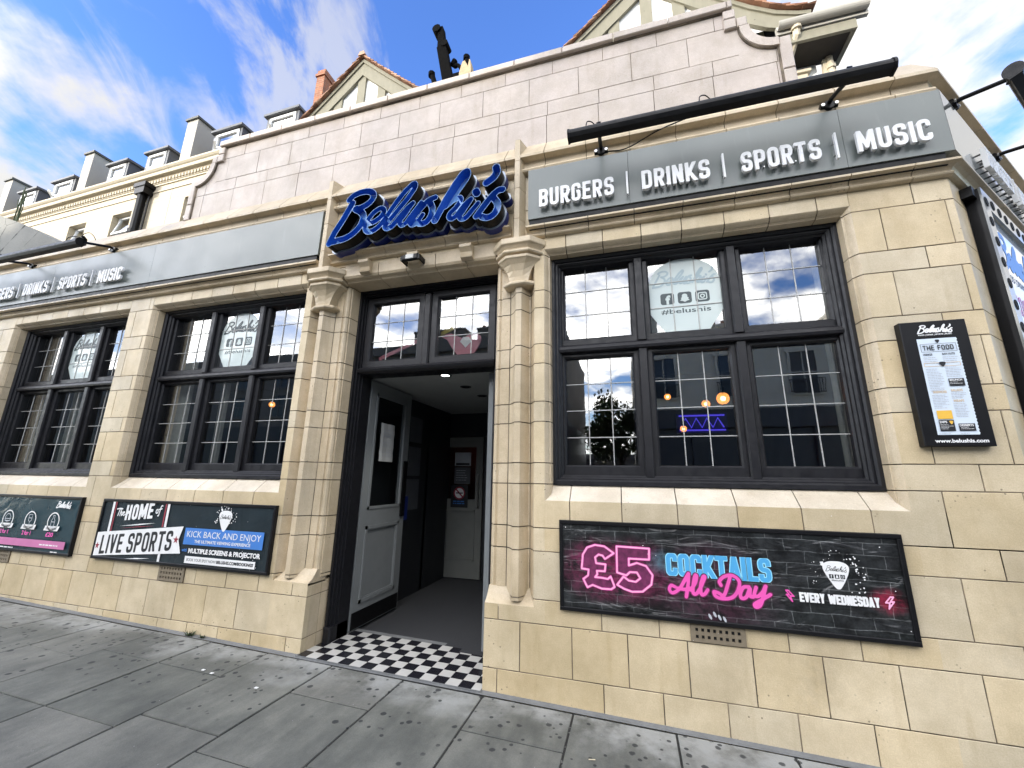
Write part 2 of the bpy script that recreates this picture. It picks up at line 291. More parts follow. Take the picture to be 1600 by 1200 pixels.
M['bark'] = plain('bark', (.06, .045, .03), .9)
m = Mat('leaf', (.05,.085,.02), .6); m.ramp(m.tint(), [(0, (.028,.050,.012)), (1, (.085,.12,.03))]); M['leaf'] = m.done()
M['weed'] = plain('weed_leaf', (.05, .07, .03), .8)
M['cig'] = plain('cigarette_paper', (.62, .55, .38), .8)
M['guitar_pink'] = plain('pink_lacquer', (.50, .16, .20), .3); M['guitar_yellow'] = plain('yellow_lacquer', (.55, .42, .06), .3)
def emit(name, c, s):
    m = bpy.data.materials.new(name); m.use_nodes = True; n = m.node_tree.nodes; b = n['Principled BSDF']; b.inputs['Base Color'].default_value = (*c, 1); b.inputs['Emission Color'].default_value = (*c, 1); b.inputs['Emission Strength'].default_value = s; return m
M['bulb'] = emit('warm_bulb', (1, .40, .10), .30); M['bulb'].node_tree.nodes['Principled BSDF'].inputs['Alpha'].default_value = .5; M['bulb_core'] = emit('filament', (1, .72, .36), 1.6)
M['downlight'] = emit('downlight_lamp', (1, .98, .94), 4.0)
M['violet'] = emit('violet_reflection_glow', (.10, .07, .85), .16)  # emission imitates a sign mirrored in the window glass
M['reflection_back'] = plain('reflection_back_panel', (.06, .05, .16), .5)
M['red_glow'] = emit('red_screen', (.5, .04, .02), .10)

# ------------------------------------------------------------------ mesh helpers
class MB:
    def __init__(s): s.v = []; s.f = []; s.t = []; s.mi = []; s.cur = 0
    def face(s, pts, t=None):
        i = len(s.v); s.v += [tuple(p) for p in pts]; s.f.append(tuple(range(i, i+len(pts)))); s.t.append(random.random() if t is None else t); s.mi.append(s.cur)
    def box(s, x0, x1, y0, y1, z0, z1, t=None, T=None):
        t = random.random() if t is None else t
        P = [(x, y, z) for x in (x0, x1) for y in (y0, y1) for z in (z0, z1)]
        if T: P = [T(p) for p in P]
        for q in ((0,1,3,2), (4,6,7,5), (0,4,5,1), (2,3,7,6), (0,2,6,4), (1,5,7,3)): s.face([P[i] for i in q], t)
    def bbox(s, x0, x1, y0, y1, z0, z1, b=.003, t=None):
        """box with chamfered front (y0) edges"""
        t = random.random() if t is None else t
        o = [(x0, y0+b, z0), (x1, y0+b, z0), (x1, y0+b, z1), (x0, y0+b, z1)]; i = [(x0+b, y0, z0+b), (x1-b, y0, z0+b), (x1-b, y0, z1-b), (x0+b, y0, z1-b)]
        k = [(x, y1, z) for x, y, z in o]
        s.face(i, t); s.face(k[::-1], t)
        for a in range(4):
            c = (a+1) % 4; s.face([o[a], o[c], i[c], i[a]], t); s.face([k[a], k[c], o[c], o[a]], t)
    def block(s, x0, x1, y0, y1, z0, z1, bs, t=None):
        t = random.random() if t is None else t; l, r, bt, tp = bs; B = .0016
        o = [(x0, y0+(B if l or bt else 0), z0), (x1, y0+(B if r or bt else 0), z0), (x1, y0+(B if r or tp else 0), z1), (x0, y0+(B if l or tp else 0), z1)]
        i = [(x0+l*B, y0, z0+bt*B), (x1-r*B, y0, z0+bt*B), (x1-r*B, y0, z1-tp*B), (x0+l*B, y0, z1-tp*B)]; k = [(x, y1, z) for x, y, z in o]
        s.face(i, t)
        for a in range(4):
            c = (a+1) % 4
            if (bt, r, tp, l)[a]: s.face([o[a], o[c], i[c], i[a]], t)
            s.face([k[a], k[c], o[c] if (bt, r, tp, l)[a] else i[c], o[a] if (bt, r, tp, l)[a] else i[a]], t)
    def prism(s, poly, f0, f1, t=None):
        """poly: 2-D points; f0, f1: functions 2-D point -> 3-D for both ends"""
        t = random.random() if t is None else t
        a = [f0(p) for p in poly]; b = [f1(p) for p in poly]; n = len(poly)
        s.face(a[::-1], t); s.face(b, t)
        for i in range(n): s.face([a[i], a[(i+1) % n], b[(i+1) % n], b[i]], t)
    def loft(s, rings, t=None, cap=True, closed=True):
        t = random.random() if t is None else t; n = len(rings[0])
        for a, b in zip(rings, rings[1:]):
            for i in range(n if closed else n-1): s.face([a[i], a[(i+1) % n], b[(i+1) % n], b[i]], t)
        if cap: s.face(rings[0][::-1], t); s.face(rings[-1], t)
    def tube(s, pts, r, n=8, t=.5, cap=True):
        pts = [Vector(p) for p in pts]; rr = r if isinstance(r, (list, tuple)) else [r]*len(pts); rings = []
        up = Vector((0, 0, 1))
        for i, p in enumerate(pts):
            d = (pts[min(i+1, len(pts)-1)] - pts[max(i-1, 0)]).normalized()
            u = d.cross(up); u = d.cross(Vector((1, 0, 0))) if u.length < .05 else u
            u.normalize(); v = u.cross(d).normalized()
            rings.append([p + (u*cos(2*pi*k/n) + v*sin(2*pi*k/n))*rr[i] for k in range(n)])
        s.loft(rings, t, cap)
    def disc(s, c, r, y, n=24, t=.5, sx=1.0):
        s.face([(c[0]+cos(2*pi*k/n)*r*sx, y, c[1]+sin(2*pi*k/n)*r) for k in range(n)], t)
    def sphere(s, c, r, n=12, t=.5, sq=(1,1,1)):
        rings = []
        for j in range(1, n//2):
            a = pi*j/(n//2); rings.append([(c[0]+r*sq[0]*sin(a)*cos(2*pi*k/n), c[1]+r*sq[1]*sin(a)*sin(2*pi*k/n), c[2]-r*sq[2]*cos(a)) for k in range(n)])
        s.loft(rings, t, True)
    def build(s, name, mat, parent=None, T=None, smooth=False):
        me = bpy.data.meshes.new(name); V = s.v if T is None else [tuple(T(p)) for p in s.v]
        me.from_pydata(V, [], s.f)
        for mm in (mat if isinstance(mat, (list, tuple)) else [mat]): me.materials.append(mm)
        me.polygons.foreach_set('material_index', s.mi)
        a = me.attributes.new('tint', 'FLOAT', 'FACE'); a.data.foreach_set('value', s.t)
        bm = bmesh.new(); bm.from_mesh(me); bmesh.ops.remove_doubles(bm, verts=bm.verts, dist=1e-5); bmesh.ops.recalc_face_normals(bm, faces=bm.faces)
        bm.to_mesh(me); bm.free()
        if smooth: me.polygons.foreach_set('use_smooth', [True]*len(me.polygons))
        o = bpy.data.objects.new(name, me); COL.objects.link(o)
        if parent: o.parent = parent
        return o
def tag(o, label=None, cat=None, group=None, kind=None):
    if label: o['label'] = label
    if cat: o['category'] = cat
    if group: o['group'] = group
    if kind: o['kind'] = kind
    return o
def thing(name, label, cat, loc=(0,0,0), group=None, rz=0):
    o = bpy.data.objects.new(name, None); COL.objects.link(o); o.location = loc; o.rotation_euler = (0, 0, rz); o.empty_display_size = .2
    return tag(o, label, cat, group)
def part(mb, name, mat, root, **k):
    """build a mesh given in world coordinates as a child of an unrotated root"""
    l = Vector(root.location); r = root
    while r.parent: r = r.parent; l = l + Vector(r.location)
    return mb.build(name, mat, root, T=lambda p: (p[0]-l.x, p[1]-l.y, p[2]-l.z), **k)

# ------------------------------------------------------------------ lettering: strokes -> distance field -> outlines -> mesh
def catmull(P, n=8, closed=False):
    P = [np.array(p, float) for p in P]; m = len(P); out = []
    for i in range(m if closed else m-1):
        a = P[(i-1) % m] if closed or i > 0 else 2*P[0]-P[1]; b = P[i]; c = P[(i+1) % m]
        d = P[(i+2) % m] if closed or i+2 < m else 2*P[-1]-P[-2]
        for k in range(n):
            t = k/n; out.append(.5*((2*b)+(c-a)*t+(2*a-5*b+4*c-d)*t*t+(3*b-a-3*c+d)*t**3))
    if not closed: out.append(P[-1])
    return [tuple(p) for p in out]
def rpath(P, r, closed=False):
    """polyline with rounded corners"""
    P = [np.array(p, float) for p in P]; out = []; m = len(P)
    for i in range(m):
        if not closed and i in (0, m-1): out.append(tuple(P[i])); continue
        a, b, c = P[i-1], P[i], P[(i+1) % m]; la = np.linalg.norm(a-b); lc = np.linalg.norm(c-b); q = min(r, la*.5, lc*.5)
        p0 = b+(a-b)/la*q; p1 = b+(c-b)/lc*q
        for k in range(7):
            t = k/6; out.append(tuple((1-t)**2*p0+2*t*(1-t)*b+t*t*p1))
    if closed: out.append(out[0])
    return out
def field(strokes, h, X, Y, butt=True):
    d = np.full(X.shape, 1e3)
    for s in strokes:
        s = np.array(s, float); n = len(s)-1; cl = np.allclose(s[0], s[-1])
        for i in range(n):
            a, b = s[i], s[i+1]; v = b-a; l2 = v@v
            if l2 < 1e-12: continue
            t = ((X-a[0])*v[0]+(Y-a[1])*v[1])/l2; tc_ = np.clip(t, 0, 1)
            q = np.hypot(X-a[0]-tc_*v[0], Y-a[1]-tc_*v[1])
            if butt and not cl:
                if i == 0: q = np.where(t < 0, np.maximum(q, h - t*np.sqrt(l2)), q)
                if i == n-1: q = np.where(t > 1, np.maximum(q, h + (t-1)*np.sqrt(l2)), q)
            d = np.minimum(d, q)
    return d - h
def contours(F, x0, y0, dx):
    """marching squares at 0, inside negative; returns closed loops"""
    segs = {}
    ny, nx = F.shape; S = F < 0
    def ip(i, j, k, l):
        a, b = F[i, j], F[k, l]; t = a/(a-b); return (x0+dx*(j+(l-j)*t), y0+dx*(i+(k-i)*t))
    code = S[:-1, :-1]*1 + S[:-1, 1:]*2 + S[1:, 1:]*4 + S[1:, :-1]*8
    pts = {}
    def key(e): return e
    nxt = {}
    tbl = {1: [('L','B')], 2: [('B','R')], 3: [('L','R')], 4: [('R','T')], 5: [('L','T'), ('R','B')], 6: [('B','T')], 7: [('L','T')], 8: [('T','L')], 9: [('T','B')], 10: [('B','L'), ('T','R')], 11: [('T','R')], 12: [('R','L')], 13: [('R','B')], 14: [('B','L')]}
    for i, j in zip(*np.nonzero((code > 0) & (code < 15))):
        def edge(e):
            if e == 'B': k = ('h', i, j); p = (i, j, i, j+1)
            elif e == 'T': k = ('h', i+1, j); p = (i+1, j, i+1, j+1)
            elif e == 'L': k = ('v', i, j); p = (i, j, i+1, j)
            else: k = ('v', i, j+1); p = (i, j+1, i+1, j+1)
            if k not in pts: pts[k] = ip(*p)
            return k
        for a, b in tbl[int(code[i, j])]: nxt.setdefault(edge(a), []).append(edge(b))
    loops = []
    while nxt:
        k0 = next(iter(nxt)); loop = [k0]; k = nxt[k0].pop()
        if not nxt[k0]: del nxt[k0]
        while k != k0:
            loop.append(k)
            if k not in nxt: break
            q = nxt[k].pop()
            if not nxt[k]: del nxt[k]
            k = q
        L_ = [pts[k] for k in loop]
        if len(L_) >= 6:
            A = np.array(L_); A = (np.roll(A, 1, 0)+2*A+np.roll(A, -1, 0))/4
            keep = [0]
            for i in range(1, len(A)):      # drop points on straight runs
                a, b = A[keep[-1]], A[(i+1) % len(A)]; v = b-a; l = np.hypot(*v)+1e-9
                if abs(v[0]*(A[i][1]-a[1])-v[1]*(A[i][0]-a[0]))/l > dx*.06 or np.hypot(*(A[i]-a)) > dx*30: keep.append(i)
            if len(keep) > 3: loops.append([tuple(A[i]) for i in keep])
    return loops
def outline(strokes, h, res, butt=True, clip=None, grow=0.0):
    A = np.array([p for s in strokes for p in s]); m = h+grow+res*3
    x0, y0 = A.min(0)-m; x1, y1 = A.max(0)+m
    xs = np.arange(x0, x1+res, res); ys = np.arange(y0, y1+res, res); X, Y = np.meshgrid(xs, ys)
    F = field(strokes, h, X, Y, butt)-grow
    if clip: F = np.maximum(F, np.maximum(clip[0]-Y, Y-clip[1]))
    return contours(F, x0, y0, res)
def outline_multi(groups, res, grow=0.0):
    A = np.array([p for ss, h in groups for s in ss for p in s]); m = .08
    x0, y0 = A.min(0)-m; x1, y1 = A.max(0)+m
    X, Yy = np.meshgrid(np.arange(x0, x1+res, res), np.arange(y0, y1+res, res)); F = np.full(X.shape, 1e3)
    for ss, h in groups: F = np.minimum(F, field(ss, h, X, Yy, False))
    return contours(F-grow, x0, y0, res)
def filled(loops, depth=0.0):
    """fill loops (even-odd, holes kept) -> list of (verts, faces) in x, y and z=0..depth"""
    cu = bpy.data.curves.new('tmp', 'CURVE'); cu.dimensions = '2D'; cu.fill_mode = 'BOTH'; cu.extrude = depth/2
    for l in loops:
        sp = cu.splines.new('POLY'); sp.points.add(len(l)-1); sp.use_cyclic_u = True
        for p, q in zip(sp.points, l): p.co = (q[0], q[1], 0, 1)
    o = bpy.data.objects.new('tmp', cu); me = bpy.data.meshes.new_from_object(o)
    V = [tuple(v.co) for v in me.vertices]; F = [tuple(p.vertices) for p in me.polygons]
    bpy.data.objects.remove(o); bpy.data.curves.remove(cu); bpy.data.meshes.remove(me)
    return V, F
def add_fill(mb, loops, f, depth=0.0, t=.5):
    V, F = filled(loops, depth)
    for q in F: mb.face([f(V[i]) for i in q], t)
# condensed block alphabet
def glyph(c, w=.50, t=.175):
    a = t/2; b = a; W = w-a; T = 1-a; m = .51; r = .20
    if c == 'B': return [[(b, 0), (b, 1)], rpath([(b, T), (W, T), (W, m), (b, m)], r), rpath([(b, m), (W, m), (W, a), (b, a)], r)], w
    if c == 'C': return [rpath([(W, T-.24), (W, T), (b, T), (b, a), (W, a), (W, a+.24)], r)], w
    if c == 'D': return [[(b, 0), (b, 1)], rpath([(b, T), (W, T), (W, a), (b, a)], r)], w
    if c == 'E': return [[(b, 0), (b, 1)], [(b, T), (w*.88, T)], [(b, m), (w*.80, m)], [(b, a), (w*.88, a)]], w*.88
    if c == 'F': return [[(b, 0), (b, 1)], [(b, T), (w*.88, T)], [(b, m), (w*.80, m)]], w*.88
    if c == 'G': return [rpath([(W, T-.22), (W, T), (b, T), (b, a), (W, a), (W, m), (w*.55, m)], r)], w
    if c == 'H': return [[(b, 0), (b, 1)], [(W, 0), (W, 1)], [(b, m), (W, m)]], w
    if c == 'I': return [[(b, 0), (b, 1)]], t
    if c == 'J': return [rpath([(W, 1), (W, a), (b, a), (b, a+.24)], r)], w
    if c == 'K': return [[(b, 0), (b, 1)], [(b, .30), (w+.0, 1.12)], [(b+.10, .50), (w+.02, -.1)]], w+.02
    if c == 'L': return [[(b, 0), (b, 1)], [(b, a), (w*.86, a)]], w*.86
    if c == 'M': W2 = w*1.36; return [[(b, 0), (b, 1)], [(W2-a, 0), (W2-a, 1)], [(b, 1.02), (W2/2, .22), (W2-a, 1.02)]], W2
    if c == 'N': return [[(b, 0), (b, 1)], [(W, 0), (W, 1)], [(b-.02, 1.05), (W+.02, -.05)]], w
    if c == 'O': return [rpath([(b, a), (b, T), (W, T), (W, a)], r, True)], w
    if c == 'P': return [[(b, 0), (b, 1)], rpath([(b, T), (W, T), (W, .43), (b, .43)], r)], w
    if c == 'R': return [[(b, 0), (b, 1)], rpath([(b, T), (W, T), (W, .46), (b, .46)], r), [(w*.50, .48), (W+.02, -.1)]], w
    if c == 'S': return [rpath([(W, T-.22), (W, T), (b, T), (b, m), (W, m), (W, a), (b, a), (b, a+.22)], r)], w
    if c == 'T': return [[(w/2, 0), (w/2, 1)], [(0, T), (w, T)]], w
    if c == 'U': return [rpath([(b, 1), (b, a), (W, a), (W, 1)], r)], w
    if c == 'V': return [[(a*.9, 1.05), (w/2, .0), (w-a*.9, 1.05)]], w
    if c == 'W': W2 = w*1.45; return [[(a*.8, 1.05), (W2*.29, .02), (W2/2, .8), (W2*.71, .02), (W2-a*.8, 1.05)]], W2
    if c == 'Y': return [[(a*.9, 1.05), (w/2, .45), (w-a*.9, 1.05)], [(w/2, 0), (w/2, .5)]], w
    if c == 'A': return [[(a*.8, -.05), (w/2, 1.0), (w-a*.8, -.05)], [(w*.22, .25), (w*.78, .25)]], w
    if c == '|': return [[(.04, -.10), (.04, 1.14)]], .08
    return [], w*.55
def block_text(txt, f, mb, w=.50, t=.175, gap=.105, depth=0.0, res=.02, grow=0.0, width=None, each=False, outl=None):
    """lays out txt in units of cap height; f maps (x, y, z) -> world; width squeezes to a given width (in caps). Returns width"""
    x = 0; items = []
    for c in txt:
        s, ww = glyph(c, w, t)
        if s: items.append((x, c, s))
        x += ww+gap
    tot = x-gap; k = 1 if width is None else width/tot
    for x0, c, s in items:
        lo = outline(s, t/2 if c != '|' else .04, res, True, (0, 1) if c != '|' else None, grow)
        lo = [[((p[0]+x0)*k, p[1]) for p in l] for l in lo]
        if outl is not None: outl.append(lo)
        V, F = filled(lo, depth)
        for q in F: mb.face([f(V[i]) for i in q], .5)
    return tot*k
def font_text(txt, f, mb, width=None, height=None, bold=0.0, align='L', shear=0.0, depth=0.0):
    """small print: Blender's own typeface, scaled to the given width and cap height"""
    cu = bpy.data.curves.new('tmp', 'FONT'); cu.body = txt; cu.size = 1; cu.offset = bold; cu.shear = shear; cu.resolution_u = 3; cu.extrude = depth/2
    o = bpy.data.objects.new('tmp', cu); me = bpy.data.meshes.new_from_object(o)
    V = [tuple(v.co) for v in me.vertices]; F = [tuple(p.vertices) for p in me.polygons]
    bpy.data.objects.remove(o); bpy.data.curves.remove(cu); bpy.data.meshes.remove(me)
    if not V: return
    xs = [v[0] for v in V]; x0, x1 = min(xs), max(xs)
    ky = height/.70 if height else 1; kx = width/(x1-x0) if width else ky
    off = {'L': 0, 'C': -.5*(x1-x0)*kx, 'R': -(x1-x0)*kx}[align]
    for q in F: mb.face([f(((V[i][0]-x0)*kx+off, V[i][1]*ky, V[i][2])) for i in q], .5)
# the scripted name, traced in metres on the wall (x, z)
SCRIPT_RAW = [
 [(-2.405,3.954),(-2.445,3.871),(-2.509,3.759),(-2.568,3.667),(-2.614,3.563)],
 [(-2.443,4.000),(-2.395,4.039),(-2.312,4.058),(-2.226,4.047),(-2.180,4.003),(-2.191,3.950),(-2.245,3.906),(-2.312,3.884),(-2.362,3.887)],
 [(-2.361,3.883),(-2.293,3.836),(-2.265,3.776),(-2.290,3.693),(-2.351,3.630),(-2.430,3.590),(-2.513,3.577),(-2.598,3.574)],
 [(-2.222,3.698),(-2.148,3.708),(-2.084,3.743),(-2.049,3.790),(-2.063,3.830),(-2.107,3.835),(-2.171,3.793),(-2.224,3.715),(-2.231,3.656),(-2.203,3.618),(-2.152,3.616),(-2.082,3.657),(-2.017,3.738),(-1.959,3.827),(-1.871,3.943),(-1.804,4.007),(-1.761,4.035),(-1.748,3.992),(-1.802,3.903),(-1.891,3.800),(-1.974,3.703),(-2.021,3.646),(-1.999,3.616),(-1.948,3.633),(-1.883,3.706),(-1.812,3.785),(-1.757,3.827)],
 [(-1.763,3.822),(-1.820,3.734),(-1.873,3.665),(-1.853,3.623),(-1.812,3.638),(-1.754,3.709),(-1.674,3.818)],
 [(-1.679,3.812),(-1.736,3.718),(-1.768,3.640),(-1.746,3.607),(-1.703,3.622),(-1.652,3.690)],
 [(-1.756,3.651),(-1.687,3.742),(-1.605,3.824),(-1.537,3.843)],
 [(-1.588,3.807),(-1.560,3.744),(-1.564,3.680),(-1.597,3.622),(-1.651,3.600),(-1.716,3.631)],
 [(-1.525,3.613),(-1.474,3.714),(-1.408,3.843),(-1.341,3.952),(-1.284,4.028),(-1.248,4.046),(-1.243,4.003),(-1.279,3.932),(-1.347,3.843),(-1.415,3.760)],
 [(-1.432,3.729),(-1.362,3.776),(-1.303,3.796),(-1.292,3.762),(-1.334,3.700),(-1.380,3.658),(-1.393,3.623),(-1.370,3.600),(-1.324,3.623),(-1.257,3.711),(-1.197,3.759)],
 [(-1.200,3.750),(-1.255,3.666),(-1.294,3.611),(-1.272,3.579),(-1.228,3.593),(-1.173,3.657),(-1.131,3.705)],
 [(-1.153,3.826),(-1.144,3.805)],
 [(-1.141,3.583),(-1.081,3.664),(-1.015,3.744),(-0.954,3.794),(-0.917,3.796)],
 [(-0.989,3.726),(-0.956,3.671),(-0.960,3.610),(-0.998,3.563),(-1.049,3.551),(-1.089,3.567)],
 [(-0.977,4.027),(-0.970,3.981),(-1.000,3.930),(-1.059,3.892)]]
SCRIPT = [catmull(s, 6) for s in SCRIPT_RAW]
def script_text(mb, f, x, z, width, h=.032):
    """the scripted name at (x, z) lower left, given width"""
    k = width/1.70; lo = outline(SCRIPT, h, .010, False)
    add_fill(mb, [[((p[0]+2.615)*k+x, (p[1]-3.55)*k+z) for p in l] for l in lo], f)
def pick_shape(cx, cz, wd, ht):
    P = [(-.50,.30),(-.40,.43),(-.2,.49),(0,.50),(.2,.49),(.40,.43),(.50,.30),(.46,.10),(.28,-.22),(.10,-.46),(0,-.50),(-.10,-.46),(-.28,-.22),(-.46,.10)]
    return [(cx+p[0]*wd, cz+p[1]*ht) for p in catmull(P, 4, True)]
def xz(y): return lambda p: (p[0], y-(p[2] if len(p) > 2 else 0), p[1])

# ================================================================== THE PUB
C45 = math.sqrt(.5); XC = 2.121           # corner of the pub: the side front turns away by 45 degrees here
def cor(s, off, z): return (XC + s*C45 + off*C45, s*C45 - off*C45, z)     # point on the corner front: along, outward, up
pub = thing('pub_building', 'cream faience pub with black leaded windows, open grey door and stepped pinkish parapet', 'pub')
ROWS = [-.45, -.14, .17, .475, .628, .942, 1.10, 1.407, 1.56, 1.87, 2.026, 2.332, 2.493, 2.803, 2.957, 3.275, 3.44]
WIN = [(-.613, 1.558), (-5.19, -3.02), (-7.73, -5.56)]
DL, DR = -2.588, -1.052                   # door opening
def joints(i, x0, x1):
    a = -.591 if i % 2 == 0 else -.431; st = .3582
    k = math.ceil((x0+.03-a)/st); o = [x0]
    while a+k*st < x1-.03: o.append(a+k*st); k += 1
    return o+[x1]
def spans(z0, z1):
    """solid x-intervals of the front wall in this band"""
    cut = []; zm = (z0+z1)/2
    for a, b in WIN:
        if 1.29 < zm < 3.328: cut.append((a, b))
    cut.append((DL, DR) if zm < .575 else (-2.948, -.692) if zm < 3.40 else (9, 9))
    x = -9.6; out = []
    for a, b in sorted(cut):
        if a > 8: continue
        out.append((x, a)); x = b
    out.append((x, XC)); return out
g = .0033
wall = MB()
def solid(x, z):
    return any(a < x < b for a, b in spans(z-.001, z+.001))
EDGES = sorted([-9.6, XC, DL, DR, -2.948, -.692]+[q for w_ in WIN for q in w_])
for i in range(len(ROWS)-1):
    zs = [ROWS[i]] + [z for z in (.575, 1.29, 3.328, 3.40) if ROWS[i]+.004 < z < ROWS[i+1]-.004] + [ROWS[i+1]]
    bands = list(zip(zs, zs[1:])); last = i == len(ROWS)-2
    grid = {}
    for s, (x0, x1) in enumerate(zip(EDGES, EDGES[1:])):
        for q, (z0, z1) in enumerate(bands): grid[s, q] = solid((x0+x1)/2, (z0+z1)/2)
    js = joints(i+1, -9.6, XC)
    vs = [-9.6]+[x for x in np.arange(-9.7, 2.0, .2985)+.02 if x > -9.5]
    for s, (x0, x1) in enumerate(zip(EDGES, EDGES[1:])):
        q = 0
        while q < len(bands):
            if not grid[s, q]: q += 1; continue
            e = q
            while e+1 < len(bands) and grid[s, e+1]: e += 1
            z0, z1 = bands[q][0], bands[e][1]; win = last and q > 0
            cut = [x0]+[x for x in (vs if win else js) if x0+.035 < x < x1-.035]+[x1]
            for a, b in zip(cut, cut[1:]):
                L0 = a != x0 or last; R0 = b != x1 or last; B0 = z0 == ROWS[i]; T0 = z1 == ROWS[i+1]
                rj = random.Random(round(a*31+z0*977, 2)) if False else random
                d = random.uniform(-.0010, .0010) if (L0 and R0) else 0.0
                tn = random.Random(i*1000+sum(1 for q_ in (vs if win else js) if q_ < (a+b)/2)).random()
                wall.block(a+(g if a != x0 or (last and s and grid.get((s-1, q))) else 0), b-(g if b != x1 or (last and grid.get((s+1, q))) else 0), d, .05, z0+(g if B0 else 0), z1-(g if T0 else 0), (int(L0), int(R0), int(B0), int(T0)), tn)
            q = e+1
# bay wall behind the scripted sign and behind the fascias
for z0, z1 in ((3.44, 3.73), (3.73, 4.08)):
    js = joints(0 if z0 < 3.5 else 1, -9.6, XC)
    for x0, x1 in zip(js, js[1:]): wall.bbox(x0+g, x1-g, 0, .05, z0+g, z1-g, .0035)
# corner front blocks
def cbox(mb, s0, s1, o0, o1, z0, z1, t=None): mb.box(s0, s1, o0, o1, z0, z1, t, lambda p: cor(p[0], p[1], p[2]))
for i in range(len(ROWS)-1):
    js = [0]+[.30+.36*k+(0 if i % 2 else .18) for k in range(11)]
    for s0, s1 in zip(js, js[1:]): cbox(wall, s0+(g if s0 else 0), s1-g, -.05, 0, ROWS[i]+g, ROWS[i+1]-g)
part(wall, 'wall', M['stone'], pub)
core = MB()                                # mortar and backing behind the blocks
def core_box(x0, x1, z0, z1, y0=.004, y1=.30): core.box(x0, x1, y0, y1, z0, z1, .5)
for a, b in ((-9.6, -7.73), (-5.56, -5.19), (1.558, XC)): core_box(a+.001, b-.001, 1.0, 3.335)
core_box(-9.6, DL-.001, -.6, .57); core_box(DR+.001, XC, -.6, .57); core_box(-9.6, -2.953, .57, 1.285); core_box(-.687, XC, .57, 1.285)
core_box(-9.6, -2.60, 3.332, 3.46); core_box(-1.04, XC, 3.332, 3.46); core_box(-9.6, XC-.01, 3.46, 4.2)
core_box(-3.02, -2.953, 1.0, 3.345); core_box(-.687, -.614, 1.0, 3.345)
core_box(-2.95, -2.61, .57, 3.46, .15, .30); core_box(-1.03, -.69, .57, 3.46, .15, .30)
core.box(0, 4, -.30, -.004, -.6, 4.2, .5, lambda p: cor(p[0], p[1], p[2]))
part(core, 'mortar_core', M['mortar'], pub)

# ---- moulded reveal round each window opening, and the sloping sill
REV = [(0, 0), (.003, .001), (.012, .010), (.024, .026), (.031, .040), (.034, .041), (.034, .047), (.041, .049), (.046, .135)]
for a, b in WIN:
    rev = MB(); sill = MB()
    for side in (0, 1):
        for i in range(len(ROWS)-1):
            z0, z1 = max(ROWS[i], 1.29), min(ROWS[i+1], 3.328)
            if z1-z0 < .01: continue
            t = random.random(); X = (lambda q: a+q) if side == 0 else (lambda q: b-q)
            top = z1 >= 3.327
            r0 = [(X(q), y, z0+g) for q, y in REV]; r1 = [(X(q), y, (3.328-q) if top else z1-g) for q, y in REV]
            rev.loft([r0, r1], t, False, False)
    xs = [a]+[x for x in np.arange(-9.7, 2.0, .2985)+.02 if a+.08 < x < b-.08]+[b]
    for x0, x1 in zip(xs, xs[1:]):
        f0 = lambda q: a+q if x0 == a else x0+g; f1 = lambda q: b-q if x1 == b else x1-g
        rev.loft([[(f0(q), y, 3.328-q) for q, y in REV], [(f1(q), y, 3.328-q) for q, y in REV]], random.random(), False, False)
    xs = [a+.001]+joints(1, a, b)[1:-1]+[b-.001]
    for x0, x1 in zip(xs, xs[1:]):
        e0 = g if x0 > a+.01 else 0; e1 = g if x1 < b-.01 else 0
        P = [(.002, 1.28), (.004, 1.292), (.13, 1.405), (.20, 1.41), (.20, 1.28)]
        sill.prism(P, lambda p: (x0+e0, p[0], p[1]), lambda p: (x1-e1, p[0], p[1]))
    part(rev, 'window_reveal', M['pier_stone'], pub); part(sill, 'window_sill', M['sill_stone'], pub)

